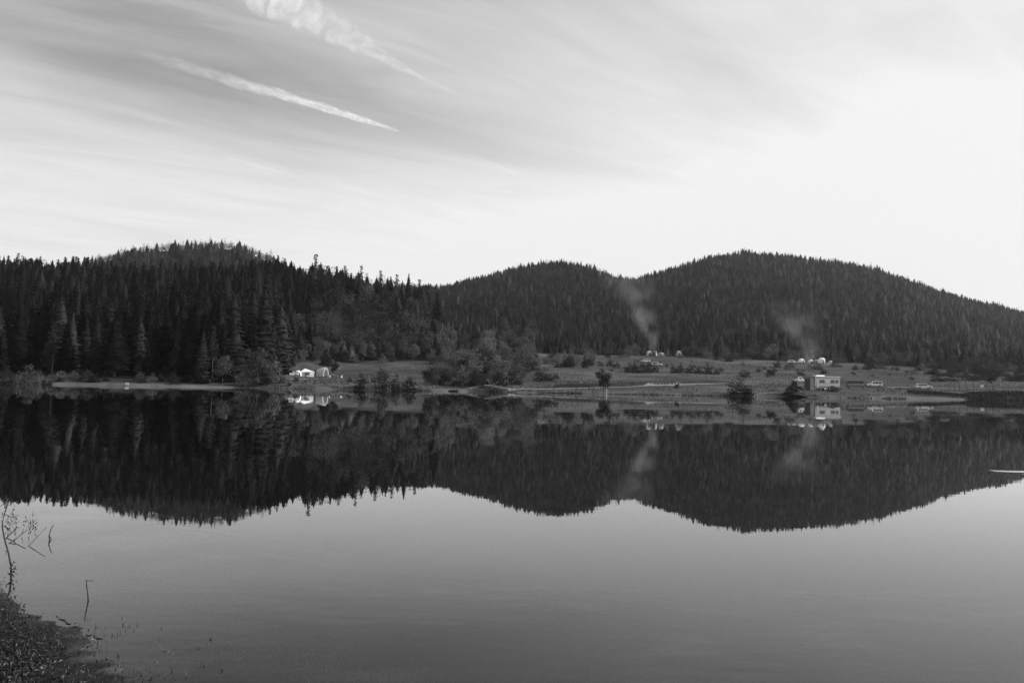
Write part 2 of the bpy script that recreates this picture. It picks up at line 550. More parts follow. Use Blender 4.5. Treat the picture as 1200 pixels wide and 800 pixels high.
# ------------------------------------------------------------------ plant meshes (numpy)
def fir_arrays(seed, h=20.0, rad=3.2, base=0.1, layers=18, nb=11, ragged=.3, core=.62, pw=.68):
    r = np.random.default_rng(seed)
    V, Fc = [], []
    for k in range(layers):
        t = (k + r.uniform(-.3, .3)) / layers
        t = min(max(t, 0), .985)
        z = h * (base + (1 - base) * t)
        R0 = rad * (1 - t) ** pw * (1 if t > .12 else .75 + 2 * t)
        n = nb if t < .6 else max(5, int(nb * .7))
        a0 = r.uniform(0, 6.28)
        for b in range(n):
            if r.random() < ragged * .5:
                continue
            a = a0 + 6.283 * b / n + r.uniform(-.3, .3)
            L = R0 * r.uniform(1 - ragged, 1.12) + .12
            dz = -L * r.uniform(.12, .42) + (.25 * L if t > .8 else 0)
            ca, sa = math.cos(a), math.sin(a)
            w = L * r.uniform(.30, .44) + .08
            root = (0.05 * ca, .05 * sa, z + .12 * L + .2)
            mid = .62 * L
            l = (mid * ca - w * sa, mid * sa + w * ca, z + dz * .8 - .25 * w)
            rr = (mid * ca + w * sa, mid * sa - w * ca, z + dz * .8 - .25 * w)
            tip = (L * ca, L * sa, z + dz)
            m2 = (mid * ca, mid * sa, z + dz * .5 + .1)
            o = len(V)
            V += [root, l, m2, tip, rr]
            Fc += [(o, o + 1, o + 2), (o + 1, o + 3, o + 2), (o, o + 2, o + 4), (o + 2, o + 3, o + 4)]
            # hanging twiglets
            for q in range(2):
                s = r.uniform(.35, .95)
                c = np.array([L * s * ca, L * s * sa, z + dz * s]) + r.normal(0, .12, 3)
                ww = .14 * L + .15
                o = len(V)
                V += [tuple(c + (-sa * ww, ca * ww, .1)), tuple(c + (sa * ww, -ca * ww, .1)), tuple(c + (ca * ww * .4, sa * ww * .4, -ww * 1.3))]
                Fc += [(o, o + 1, o + 2)]
    # dense inner crown
    nc, lv = 8, 6
    o = len(V)
    for j in range(lv + 1):
        t = j / lv
        for q in range(nc):
            a = 6.283 * q / nc + r.uniform(-.25, .25)
            rr = rad * core * (1 - t) ** .75 * r.uniform(.7, 1.2) + .03
            V.append((rr * math.cos(a), rr * math.sin(a), h * (base * .8 + (.96 - base * .8) * t) + r.uniform(-.25, .25)))
    for j in range(lv):
        for q in range(nc):
            a_, b_ = o + j * nc + q, o + j * nc + (q + 1) % nc
            Fc += [(a_, b_, b_ + nc), (a_, b_ + nc, a_ + nc)]
    o = len(V)
    V += [(.35, 0, h * .93), (-.2, .3, h * .93), (-.2, -.3, h * .93), (0, 0, h)]
    Fc += [(o, o + 1, o + 3), (o + 1, o + 2, o + 3), (o + 2, o, o + 3)]
    return np.array(V), np.array(Fc)


def clump_arrays(seed, lobes, n, size, squash=.85):
    """leaf-sized faces scattered mostly near the skins of several lobes [(cx,cy,cz,r)...]"""
    r = np.random.default_rng(seed)
    lob = np.array(lobes, float)
    w = lob[:, 3] ** 2
    ids = r.choice(len(lob), n, p=w / w.sum())
    d = r.normal(size=(n, 3))
    d /= np.linalg.norm(d, axis=1)[:, None]
    rr = r.random(n) ** .35
    c = lob[ids, :3] + d * (lob[ids, 3] * rr * (1 + .12 * r.normal(size=n)))[:, None] * (1, 1, squash)
    a = r.normal(size=(n, 3)) + d * .2
    a /= np.linalg.norm(a, axis=1)[:, None]
    b = np.cross(a, r.normal(size=(n, 3)))
    b /= np.linalg.norm(b, axis=1)[:, None]
    s = (size * r.uniform(.5, 1.3, n))[:, None]
    V = np.stack([c - a * s * .6, c + b * s * .55, c + a * s * .8, c - b * s * .5], 1).reshape(-1, 3)
    Fq = np.arange(n * 4).reshape(n, 4)
    tri = np.concatenate([Fq[:, [0, 1, 2]], Fq[:, [0, 2, 3]]])
    return V, tri


def pine_arrays(seed, h=20.0):
    r = np.random.default_rng(seed)
    lobes = []
    nl = 11
    for k in range(nl):
        t = k / (nl - 1)
        z = h * (.42 + .5 * t)
        rr = h * .115 * (1 - .62 * t) * r.uniform(.75, 1.2)
        off = h * .085 * (1 - t) * r.uniform(.4, 1.2)
        a = k * 2.4 + r.uniform(-.5, .5)
        lobes.append((off * math.cos(a), off * math.sin(a), z, rr))
    lobes.append((0, 0, h * .95, h * .045))
    return clump_arrays(seed, lobes, 620, .55, .7)


def broad_arrays(seed, n=1500, flat=1.0):
    """unit broadleaf crown: width about 1, height 0..1"""
    r = np.random.default_rng(seed)
    lobes = [(0, 0, .5, .3)]
    for k in range(9):
        a = k * 2.4 + r.uniform(-.4, .4)
        q = r.uniform(.12, .3)
        z = r.uniform(.2, .82)
        lobes.append((q * math.cos(a), q * math.sin(a), z, r.uniform(.13, .22) * (1.15 - .5 * z)))
    V, Fc = clump_arrays(seed, lobes, n, .038, .9)
    V[:, 2] = np.maximum(V[:, 2], .0)
    return V, Fc


def bush_arrays(seed, n=1300):
    r = np.random.default_rng(seed)
    lobes = [(0, 0, .33, .33)]
    for k in range(8):
        a = k * 2.4 + r.uniform(-.4, .4)
        q = r.uniform(.15, .32)
        z = r.uniform(.12, .62)
        lobes.append((q * math.cos(a), q * math.sin(a), z, r.uniform(.12, .22)))
        lobes.append((q * 1.25 * math.cos(a + 1), q * 1.25 * math.sin(a + 1), r.uniform(.04, .14), r.uniform(.1, .17)))
    lobes.append((r.uniform(-.1, .1), 0, .78, .17))
    V, Fc = clump_arrays(seed, lobes, n, .042, 1.0)
    V[:, 2] = np.maximum(V[:, 2], -.03)
    return V, Fc


def cone_bush_arrays(seed, n=1200):
    r = np.random.default_rng(seed)
    lobes = []
    for k in range(9):
        t = k / 8
        lobes.append((r.uniform(-.06, .06), r.uniform(-.06, .06), .04 + .86 * t, .5 * (1 - t) + .04))
    V, Fc = clump_arrays(seed, lobes, n, .045, .5)
    V[:, 2] = np.maximum(V[:, 2], -.03)
    return V, Fc


def far_fir_arrays(seed, h=20.0, rad=2.9):
    return fir_arrays(seed, h, rad, .04, 8, 7, .35, .75, .55)


def trunk_mb(h, r, bend=.0, seed=0, n=6, limbs=0, limb_from=.45, limb_len=.25):
    rr = random.Random(seed)
    mb = MB()
    pts = [(bend * h * (t / 6) ** 2 + rr.uniform(-.01, .01) * h * (0 < t < 6) * .4, rr.uniform(-.01, .01) * h * (t > 0) * .4, h * t / 6) for t in range(7)]
    pts[0] = (0, 0, -.3)
    mb.tube(pts, [r * (1.15 - .17 * t) for t in range(7)], n)
    for k in range(limbs):
        t = limb_from + (0.92 - limb_from) * k / max(1, limbs - 1)
        a = k * 2.4 + rr.uniform(-.4, .4)
        L = h * limb_len * (1.15 - t) * rr.uniform(.8, 1.4)
        b = Vector((0, 0, h * t))
        p1 = b + Vector((L * .5 * math.cos(a), L * .5 * math.sin(a), L * .25))
        p2 = b + Vector((L * math.cos(a), L * math.sin(a), L * .7))
        mb.tube([b, p1, p2], [r * .45, r * .3, r * .1], 5)
    return mb


FIR = []
for k in range(8):
    rad = (4.0, 4.6, 5.2, 4.3, 5.6, 4.8, 3.7, 5.0)[k]
    base = (.04, .08, .06, .12, .05, .1, .06, .16)[k]
    V, Fc = fir_arrays(100 + k, 20, rad, base)
    tr_ = trunk_mb(18.5, .26, .01 * (k % 3 - 1), k).mesh('trunk', M['bark'])
    FIR.append((mesh_np('crown', V, Fc, M['fir']), tr_, V, Fc))
PINE = []
for k in range(5):
    V, Fc = pine_arrays(200 + k)
    tr_ = trunk_mb(18.5, .28, .012 * (k % 3 - 1), 40 + k, limbs=7, limb_from=.4, limb_len=.22).mesh('trunk', M['pale_bark'] if k % 2 else M['bark'])
    PINE.append((mesh_np('crown', V, Fc, M['pine']), tr_, V, Fc))
FARFIR = [far_fir_arrays(300 + k, 20, 3.9 + .4 * k) for k in range(6)]
BROAD, BROAD_T = [], []
for k in range(6):
    V, Fc = broad_arrays(400 + k)
    V2 = V.copy()
    V2[:, 2] = .18 + .82 * V2[:, 2]
    BROAD.append((V2, Fc))
    BROAD_T.append(trunk_mb(.8, .018, .01 * (k % 3 - 1), 60 + k, limbs=6, limb_from=.35, limb_len=.5))
BUSH = [bush_arrays(500 + k) for k in range(7)]
CONEB = [cone_bush_arrays(600 + k) for k in range(4)]

# ------------------------------------------------------------------ the woods
pts = []
for (y0, y1, sp_) in ((186, 330, 5.0), (330, 640, 5.2), (640, 1330, 4.9)):
    for yy in np.arange(y0, y1, sp_):
        xs = np.arange((-150 - CX) / F * yy, (1330 - CX) / F * yy, sp_)
        pts.append(np.stack([xs, np.full_like(xs, yy)], 1) + rng.uniform(-.48, .48, (len(xs), 2)) * sp_)
pts = np.concatenate(pts)
x, y = pts[:, 0], pts[:, 1]
u = CX + F * x / y
edge = f_bY(u) + 4 + 14 * (fbm(x / 25, y / 25) - .3) * (u > 340)
keep = (y > edge) & (y < f_eY(u) + 70)
# the slope under the ridge end and the open wood edge near the meadow stay thinner
thin = (u > 565) & (y < f_bY(u) + 90)
keep &= ~(thin & (rng.random(len(x)) < .3))
keep &= rng.random(len(x)) > .06
x, y, u = x[keep], y[keep], u[keep]
z = H(x, y)
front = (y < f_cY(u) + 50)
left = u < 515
h = np.where(left & front, rng.uniform(10, 16, len(x)), rng.uniform(8, 13.5, len(x)))
h *= np.where(rng.random(len(x)) < .12, .6, 1.0)
h *= np.where((u > 360) & (u < 515) & (y > 430) & (y < 540), 1.45, 1.0)
h *= np.where(y < 215, 1.15, 1.0)
h *= np.where((y > 620) & (u > 505), .86, 1.0)
h *= np.where((u > 500) & (y < f_bY(u) + 90), .75, 1)
h *= (0.7 + 0.6 * fbm(x / 32, y / 32)) * rng.uniform(.72, 1.15, len(x))
pine = rng.random(len(x)) < np.where(left & front, np.where(y < 270, .10, .26), .5)
pine |= (u > 350) & (u < 512) & (y > 430) & (y < 540) & (rng.random(len(x)) < .55)
lightleaf = (y > f_bY(u)) & (u > 340) & (y < f_bY(u) + 70) & (rng.random(len(x)) < .6)
lightleaf |= (y > 640) & (u < 350) & (rng.random(len(x)) < .6)
lightleaf |= (y > 560) & (u > 540) & (fbm(x / 60, y / 60) > .58) & (rng.random(len(x)) < .4)
order = np.argsort(y)
# what is hidden behind nearer trees: running skyline per column
sky_el = np.full(1700, -1.0)
vis = np.zeros(len(x))
for i in order:
    hw = 2.2 * h[i] / 20 * F / y[i]
    a, b = int(u[i] - hw) + 200, int(u[i] + hw) + 201
    a, b = max(a, 0), min(max(b, a + 1), 1699)
    if b <= a:
        continue
    top, bot = (z[i] + h[i] - CAMZ) / y[i], (z[i] - CAMZ) / y[i]
    cur = sky_el[a:b].mean()
    vis[i] = (top - max(cur, bot)) * F
    sky_el[a:b] = np.maximum(sky_el[a:b], bot + .82 * (top - bot))
size = vis * 5 * h / 20 * F / y
inframe = (u > -25) & (u < 1225)
conif = ~lightleaf
cand = np.where(inframe & conif & (vis > 5))[0]
ind = cand[np.argsort(-size[cand])][:285]
indset = set(ind.tolist())


def tree_thing(name, label, cat, group, crown, trunk, loc, s, rz, sz=None):
    t = thing(name, label, cat, loc, rz, group)
    t.scale = (s, s, sz or s)
    link('crown', crown, t)
    link('trunk', trunk, t)
    return t


for i in ind:
    isp = pine[i]
    lib = PINE[int(rng.integers(len(PINE)))] if isp else FIR[int(rng.integers(len(FIR)))]
    s = h[i] / 20
    if u[i] < 345 and y[i] < 300:
        zone, zg = 'standing low in the dark wood behind the left shore', 'low in the wood behind the left shore'
    elif u[i] < 515:
        zone, zg = 'high on the dark wooded slope above the left shore', 'high on the slope above the left shore'
    else:
        zone, zg = 'along the foot of the hazy hills behind the meadow', 'along the foot of the hazy hills'
    nm, wd = ('pine_tree', 'loose crowned dark pine') if isp else ('fir_tree', 'pointed dark fir')
    tree_thing(nm, wd + ' ' + zone, 'tree', wd.split()[-1] + 's ' + zg, lib[0], lib[1],
               (x[i], y[i], z[i] - .2), s, rng.uniform(0, 6.28), s * rng.uniform(.95, 1.1))

# everything else of the wood: one mass; tone patches for species and age, paler rightward as painted haze
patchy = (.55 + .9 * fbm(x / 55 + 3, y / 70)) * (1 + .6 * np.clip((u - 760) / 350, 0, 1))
VV, FF, TT = [], [], []
off = 0
cnt = 0
for i in range(len(x)):
    if i in indset or vis[i] < -.6 * h[i] * F / y[i] - 2:
        continue
    if lightleaf[i]:
        V, Fc = BROAD[i % 6]
        s = np.array([h[i] * .62, h[i] * .62, h[i] * .8])
        Fc = Fc[::3] if y[i] < 600 else Fc[::7]
        V = V.copy()
        tn = rng.uniform(.035, .09)
    elif y[i] < 480:
        V, Fc = (PINE[i % 5] if pine[i] else FIR[i % 8])[2:]
        s = np.array([1, 1, 1.03]) * h[i] / 20
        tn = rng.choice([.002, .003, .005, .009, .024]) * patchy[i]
    elif pine[i]:
        V, Fc = PINE[i % 5][2:]
        Fc = Fc[:len(Fc) // 2:2]
        s = np.array([1.5, 1.5, .95]) * h[i] / 20
        tn = rng.choice([.006, .012, .020, .032, .06]) * patchy[i] * (.5 if left[i] and front[i] else 1)  # left front slope toned down in place of shade
    else:
        V, Fc = FARFIR[i % 6]
        s = np.array([1.1, 1.1, 1.0]) * h[i] / 20
        tn = rng.choice([.004, .008, .014, .024, .055]) * patchy[i] * (.5 if left[i] and front[i] else 1)  # left front firs likewise carry shade in their tone
    uq, inv = np.unique(Fc, return_inverse=True)
    V = V[uq]
    Fc = inv.reshape(-1, 3)
    a = rng.uniform(0, 6.28)
    ca, sa = math.cos(a), math.sin(a)
    P = V * s
    P = np.stack([P[:, 0] * ca - P[:, 1] * sa + x[i], P[:, 0] * sa + P[:, 1] * ca + y[i], P[:, 2] + z[i] - .3], 1)
    VV.append(P.astype(np.float32))
    FF.append((Fc + off).astype(np.int32))
    TT.append(np.full(len(P), tn, np.float32))
    off += len(P)
    cnt += 1
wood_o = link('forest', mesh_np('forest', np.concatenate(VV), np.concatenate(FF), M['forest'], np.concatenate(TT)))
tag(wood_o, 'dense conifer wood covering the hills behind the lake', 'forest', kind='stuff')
print('forest stuff trees', cnt, 'faces', sum(len(f) for f in FF), 'individual', len(ind))
del VV, FF, TT

# ------------------------------------------------------------------ single bushes and trees on the meadow and shores
_mesh_cache = {}


def plant(px, base, wpx, hpx, kind, label, group=None, mat='leaf_dark', cat=None, var=0, name=None):
    X, Y, Z = locate(px, base)
    s = Y / F
    W, Hh = wpx * s, hpx * s
    if kind in ('bush', 'cone'):
        lib = BUSH if kind == 'bush' else CONEB
        key = (kind, var % len(lib), mat)
        if key not in _mesh_cache:
            _mesh_cache[key] = mesh_np('shrub_foliage', *lib[var % len(lib)], M[mat])
        o = link(name or ('bush' if kind == 'bush' else 'conifer_shrub'), _mesh_cache[key])
        o.location = (X, Y, Z - .1)
        o.scale = (W, W, Hh)
        o.rotation_euler = (0, 0, random.uniform(0, 6.28))
        return tag(o, label, cat or 'bush', group)
    if kind == 'tree':
        key = ('tree', var % 6, mat)
        if key not in _mesh_cache:
            V, Fc = BROAD[var % 6]
            _mesh_cache[key] = (mesh_np('crown', V, Fc, M[mat]), BROAD_T[var % 6].mesh('trunk', M['bark']))
        c, t_ = _mesh_cache[key]
        t = thing(name or 'broadleaf_tree', label, cat or 'tree', (X, Y, Z - .1), random.uniform(0, 6.28), group)
        t.scale = (W, W, Hh)
        link('crown', c, t)
        link('trunk', t_, t)
        return t
    if kind == 'fir':
        key = ('fir', var % 8, mat)
        if key not in _mesh_cache:
            _mesh_cache[key] = mesh_np('crown', FIR[var % 8][2], FIR[var % 8][3], M[mat])
        c, t_ = _mesh_cache[key], FIR[var % 8][1]
        t = tree_thing(name or 'fir_tree', label, cat or 'tree', group, c, t_, (X, Y, Z - .1), Hh / 20, random.uniform(0, 6.28), Hh / 20)
        wf = W / (2 * 3.2 * Hh / 20)
        t.scale = (t.scale[0] * wf, t.scale[1] * wf, t.scale[2])
        return t


# landmark plants, each with its own label
LM = [
    (708, 462, 25, 33, 'tree', 'round crowned little tree with thin trunk by the shore, left of the juniper rows', 'leaf_dark', 0),
    (868, 464, 36, 25, 'bush', 'largest rounded bush at the waterline, left of the dark cone shaped conifer', 'leaf_dark', 1),
    (878, 464, 16, 16, 'bush', 'paler low bush against the right side of the largest shore bush', 'leaf', 4),
    (932, 464.5, 24, 20, 'fir', 'dark cone shaped conifer at the waterline in front of the small white pickup', 'leaf', 2),
    (904, 445, 17, 14, 'tree', 'small umbrella crowned tree alone on the meadow behind the dark cone conifer', 'leaf_dark', 2),
    (873, 442, 19, 10, 'bush', 'dome shaped bush just behind the largest shore bush', 'leaf_dark', 2),
    (977, 459, 18, 9, 'bush', 'low dark bush in front of the white mobile home', 'leaf_dark', 3),
    (794, 459, 8, 11, 'tree', 'thin sapling beside the dirt track near the shore stakes', 'leaf_dark', 3),
    (637, 446.5, 32, 18, 'bush', 'dark rounded bush at the left end of the dirt track', 'leaf_dark', 5),
    (653, 444, 10, 9, 'bush', 'small dark bush touching the rounded bush at the track end', 'leaf_dark', 0),
    (37, 452, 34, 26, 'bush', 'pale feathery bush on the left shore beside the beach', 'leaf', 6),
    (8, 451, 26, 22, 'bush', 'darker shrub left of the pale feathery bush', 'leaf_dark', 2),
    (57, 452, 14, 10, 'bush', 'small shrub on the right of the pale feathery bush', 'leaf_dark', 1),
    (275, 447, 30, 82, 'fir', 'broad grey fir by the shore at the right end of the beach', 'leaf_dark', 2),
    (303, 452, 38, 50, 'tree', 'tall broad light bush tree by the shore left of the camped vehicles', 'leaf', 1),
    (262, 449, 30, 40, 'tree', 'bushy tree between the beach and the grey fir', 'leaf', 4),
    (238, 449, 24, 62, 'fir', 'slender grey fir standing behind the bright end of the beach', 'leaf_dark', 6),
    (322, 449, 26, 32, 'bush', 'wide pale bush sloping down to the left camp', 'leaf', 2),
    (289, 451, 30, 28, 'bush', 'rounded pale bush at the foot of the grey fir', 'leaf', 5),
    (326, 438, 22, 44, 'fir', 'middle sized fir just left of the white hatchback', 'leaf_dark', 4),
    (348, 447, 10, 6.5, 'bush', 'small dark bush in front of the white hatchback', 'leaf_dark', 3),
    (340, 452, 8, 7, 'bush', 'low dark bush at the water below the white hatchback', 'leaf_dark', 0),
    (411, 448, 11, 8, 'bush', 'small dark bush left of the round shore shrub', 'leaf_dark', 4),
    (424, 455.5, 22, 21, 'bush', 'round dark shrub at the waterline right of the camp chairs', 'leaf_dark', 6),
    (447, 457.5, 27, 31, 'bush', 'tall shrub standing in the water among pale reeds', 'leaf_dark', 2),
    (464, 458, 22, 22, 'bush', 'dark shrub between the two reed clumps', 'leaf_dark', 1),
    (481, 458.5, 24, 18, 'bush', 'low dark shrub at the waterline right of the reeds', 'leaf_dark', 3),
    (503, 460, 24, 30, 'tree', 'dark leafy tree at the water left of the sandy landing', 'leaf_dark', 5),
    (393, 441, 14, 24, 'tree', 'thin young tree behind the camp chairs', 'leaf_dark', 4),
    (449, 426, 13, 14, 'bush', 'pale bush on the meadow below the wood edge', 'leaf', 5),
    (460, 424, 12, 10, 'cone', 'small pale cone shrub on the meadow below the wood edge', 'leaf', 1),
    (1135, 430, 30, 14, 'bush', 'grey thicket on the bank behind the bare lakeside trees', 'leaf_dark', 2),
]
for (px, b, w, hh_, kd, lab, mt, v) in LM:
    plant(px, b, w, hh_, kd, lab, None, mt, None, v)

# juniper rows
for k, (px, b, w, hh_, v) in enumerate([(737, 436.5, 14, 13, 0), (744, 437, 12, 17, 1), (752, 437, 15, 16, 2), (760, 437, 12, 17, 3), (768, 436.5, 12, 12, 0)]):
    plant(px, b, w, hh_, 'bush' if k % 2 == 0 else 'cone', 'dark juniper in the dense row in front of the white camp car', 'junipers of the row before the camp car', 'leaf_dark', 'shrub', v, 'juniper_shrub')
for k, (px, b, w, hh_, v) in enumerate([(790, 437, 13, 12, 1), (798, 437, 13, 15, 2), (809, 437.5, 15, 12, 0), (819, 438, 14, 11, 3), (830, 438.5, 16, 15, 2), (840, 439, 10, 10, 1)]):
    plant(px, b, w, hh_, 'bush' if k % 2 == 0 else 'cone', 'dark juniper in the ragged row right of the white camp car', 'junipers of the row right of the camp car', 'leaf_dark', 'shrub', v, 'juniper_shrub')
for k, (px, b, w, hh_, v) in enumerate([(704, 429, 10, 5, 1), (715, 429, 12, 10, 2), (723, 431, 12, 8, 0)]):
    plant(px, b, w, hh_, 'bush', 'scrubby bush left of the dense juniper row', 'scrub left of the juniper row', 'leaf_dark', 'bush', v)
# light broadleaf thicket between the ridge end and the meadow
rb = random.Random(5)
for k in range(84):
    px = rb.uniform(508, 626)
    b = rb.uniform(409, 453) - max(0, (px - 585)) * .15
    w = rb.uniform(17, 30)
    plant(px, b, w, w * rb.uniform(.8, 1.25), rb.choice(['bush', 'tree', 'bush']), 'light leafy bush in the thicket below the end of the dark ridge', 'thicket below the ridge end',
          rb.choice(['leaf', 'leaf', 'leaf', 'leaf_dark']), 'bush', k, 'thicket_bush')
for k in range(30):
    px = rb.uniform(590, 698)
    plant(px, rb.uniform(418, 433) + max(0, 640 - px) * .2, rb.uniform(9, 22), rb.uniform(7, 17), 'bush', 'leafy bush right of the thicket on the upper meadow', 'bushes right of the thicket', rb.choice(['leaf', 'leaf_dark']), 'bush', k)
for k, (px, b, w, hh_) in enumerate([(522, 452, 26, 18), (541, 453, 34, 20), (563, 451, 32, 22), (585, 452, 30, 18), (603, 451, 28, 17), (548, 441, 30, 18), (577, 438, 28, 18), (610, 437, 26, 17)]):
    plant(px, b, w, hh_, 'bush', 'full dark bush behind the sandy landing and the dark cove', 'dark bushes behind the cove', 'leaf_dark', 'bush', k, 'thicket_bush')
# wood edge on the left meadow: pale rounded trees before the dark firs
for k in range(34):
    px = rb.uniform(325, 520)
    b = rb.uniform(419, 425) if px > 390 else rb.uniform(424, 432)
    w = rb.uniform(12, 20)
    plant(px, b, w, w * rb.uniform(1.0, 1.9), rb.choice(['tree', 'tree', 'fir', 'tree']), 'pale young tree along the wood edge above the left meadow', 'wood edge above the left meadow',
          rb.choice(['leaf', 'leaf', 'leaf_dark']), 'tree', k)
# undergrowth at the foot of the left wood
for k in range(40):
    px = rb.uniform(68, 335)
    plant(px, rb.uniform(446, 449.5) + (px - 165) * .014, rb.uniform(9, 20), rb.uniform(6, 15), 'bush', 'dark undergrowth bush at the foot of the left wood', 'undergrowth of the left shore', rb.choice(['leaf', 'leaf_dark', 'leaf_dark']), 'bush', k, 'undergrowth_bush')
# scrub at the foot of the right hills
for k in range(84):
    px = rb.uniform(690, 1215)
    t = rb.random()
    b0 = np.interp(px, [690, 800, 900, 1000, 1100, 1215], [417, 418.5, 421, 425, 432, 438])
    b = b0 - 2 + 9 * t ** 2.5 * (1 if px < 900 else 1.5)
    w = rb.uniform(8, 22) * (1.15 - .4 * t)
    plant(px, b, w, w * rb.uniform(.45, 1.0), 'bush', 'scrub bush along the upper edge of the right meadow', 'scrub above the right meadow', rb.choice(['leaf', 'leaf', 'leaf_dark']), 'bush', k, 'scrub_bush')
for k in range(30):
    px = rb.uniform(1085, 1215)
    plant(px, rb.uniform(436, 447), rb.uniform(12, 24), rb.uniform(6, 11), 'bush', 'low thicket bush behind the lakeside track at the right', 'thicket behind the right track', 'leaf_dark', 'bush', k, 'thicket_bush')

for k in range(34):
    px = rb.uniform(690, 1100)
    b0 = np.interp(px, [690, 800, 900, 1000, 1100], [426, 426, 430, 434, 440])
    w = rb.uniform(4, 10)
    plant(px, b0 + rb.uniform(-2, 9), w, w * rb.uniform(.4, .8), 'bush', 'small low bush dotted over the open right meadow', 'low bushes on the open meadow', rb.choice(['leaf', 'leaf_dark', 'leaf_dark']), 'bush', k, 'low_bush')

# bare lakeside trees on the right
def bare_tree(seed, h):
    r = random.Random(seed)
    mb = MB()
    tips = []

    def grow(p, d, L, rad, lvl):
        d2 = (d + Vector((r.uniform(-.2, .2), r.uniform(-.2, .2), r.uniform(-.05, .15)))).normalized()
        q = p + d * L * .5
        e = q + d2 * L * .5
        mb.tube([p, q, e], [rad, rad * .8, rad * .6], 5 if lvl < 2 else 4)
        if lvl >= 4:
            tips.append(e)
            return
        for k in range(3 if lvl else 4):
            a = r.uniform(0, 6.28)
            sp_ = r.uniform(.35, .9)
            nd = (d2 + Vector((math.cos(a) * sp_, math.sin(a) * sp_, r.uniform(-.1, .25)))).normalized()
            grow(e if k else q, nd, L * r.uniform(.55, .8), rad * .55, lvl + 1)
    grow(Vector((0, 0, -.2)), Vector((r.uniform(-.08, .08), 0, 1)), h * .36, h * .012, 0)
    T = np.array([tuple(t) for t in tips])
    lob = [(t[0], t[1], t[2], h * .07) for t in T[::3]]
    V, Fc = clump_arrays(seed, lob, 900, .2, 1)
    return mb, V, Fc


for k, (px, b, hpx) in enumerate([(1113, 457, 28), (1119, 457.5, 32), (1125, 457.5, 33), (1133, 457.5, 34), (1141, 457.5, 30), (1156, 458, 24), (1164, 460, 20)]):
    X, Y, Z = locate(px, b)
    hm = 1.25 * hpx * Y / F
    mb, V, Fc = bare_tree(70 + k, hm)
    t = thing('bare_tree', 'thin trunked tree with sparse twiggy crown in the lakeside clump at the right', 'tree', (X, Y, Z), 0, 'lakeside clump of sparse trees')
    link('crown', mesh_np('crown', V, Fc, M['twig']), t)
    mb.build('trunk', M['bark'], t)

# reeds standing in the water
def reed_clump(px, base, wpx, hpx, label, n=70):
    X, Y, Z = locate(px, base)
    s = Y / F
    W, Hh = wpx * s, hpx * s
    r = np.random.default_rng(int(px))
    V, Fc = [], []
    for k in range(n):
        bx, by = r.normal(0, W * .28), r.normal(0, W * .28)
        hh2 = Hh * r.uniform(.5, 1.05)
        dx, dy = r.normal(0, .12 * hh2, 2)
        a = r.uniform(0, 3.14)
        wx, wy = .035 * math.cos(a), .035 * math.sin(a)
        o = len(V)
        V += [(bx - wx, by - wy, -.4), (bx + wx, by + wy, -.4), (bx + dx * .5 + wx, by + dy * .5 + wy, hh2 * .6), (bx + dx * .5 - wx, by + dy * .5 - wy, hh2 * .6), (bx + dx, by + dy, hh2)]
        Fc += [(o, o + 1, o + 2), (o, o + 2, o + 3), (o + 3, o + 2, o + 4)]
    o = link('reed_clump', mesh_np('reed_clump', V, Fc, M['reed']))
    o.location = (X, Y, 0)
    tag(o, label, 'reeds')


reed_clump(435, 458, 10, 11, 'pale reed clump in the water right of the round dark shrub')
reed_clump(455, 459, 8, 9, 'pale reed clump between the tall shrub and the dark shrub')
reed_clump(463, 459, 6, 8, 'thin pale reeds right of the dark shrub in the water')
reed_clump(48, 453, 12, 14, 'pale dry reeds at the foot of the feathery bush')

# sedge belt: uncountable
def blades(n, fx, hgt, wid, mat, name, label, tone_rng, under=False):
    P = fx(n)
    n = len(P)
    hh2 = hgt * rng.uniform(.4, 1.2, n)
    a = rng.uniform(0, 6.28, n)
    lean = rng.normal(0, .45, (n, 2)) * hh2[:, None]
    w = wid * rng.uniform(.6, 1.4, n)
    wx, wy = w * np.cos(a), w * np.sin(a)
    x0, y0, z0 = P.T
    V = np.stack([np.stack([x0 - wx, y0 - wy, z0 - .01], 1), np.stack([x0 + wx, y0 + wy, z0 - .01], 1),
                  np.stack([x0 + lean[:, 0] * .45 + wx * .8, y0 + lean[:, 1] * .45 + wy * .8, z0 + hh2 * .65], 1),
                  np.stack([x0 + lean[:, 0] * .45 - wx * .8, y0 + lean[:, 1] * .45 - wy * .8, z0 + hh2 * .65], 1),
                  np.stack([x0 + lean[:, 0], y0 + lean[:, 1], z0 + hh2 * .9], 1)], 1).reshape(-1, 3)
    if under:
        V[:, 2] = np.minimum(V[:, 2], -.006 - .01 * rng.random(len(V)))
    b = np.arange(n)[:, None] * 5
    Fc = np.concatenate([b + [0, 1, 2], b + [0, 2, 3], b + [3, 2, 4]])
    tn = np.repeat(rng.uniform(*tone_rng, n), 5)
    o = link(name, mesh_np(name, V, Fc, mat, tn))
    return tag(o, label, 'grass', kind='stuff')


def sedge_pts(n):
    u_ = rng.uniform(1064, 1330, n)
    y_ = rng.uniform(182, 196, n)
    y_ += np.where(u_ < 1132, 4, 0)
    x_ = (u_ - CX) / F * y_
    return np.stack([x_, y_, H(x_, y_)], 1)


blades(9000, sedge_pts, .6, .06, M['grass'], 'sedge_grass', 'dark sedge growing on the low bank below the right track', (.02, .045))


def meadow_pts(n):
    n *= 2
    u_ = rng.uniform(330, 1250, n)
    y_ = rng.uniform(178, 420, n)
    x_ = (u_ - CX) / F * y_
    k = (y_ < f_bY(u_)) & (fbm(x_ / 9, y_ / 16) > .53) & (H(x_, y_) > .5)
    x_, y_ = x_[k], y_[k]
    return np.stack([x_, y_, H(x_, y_)], 1)


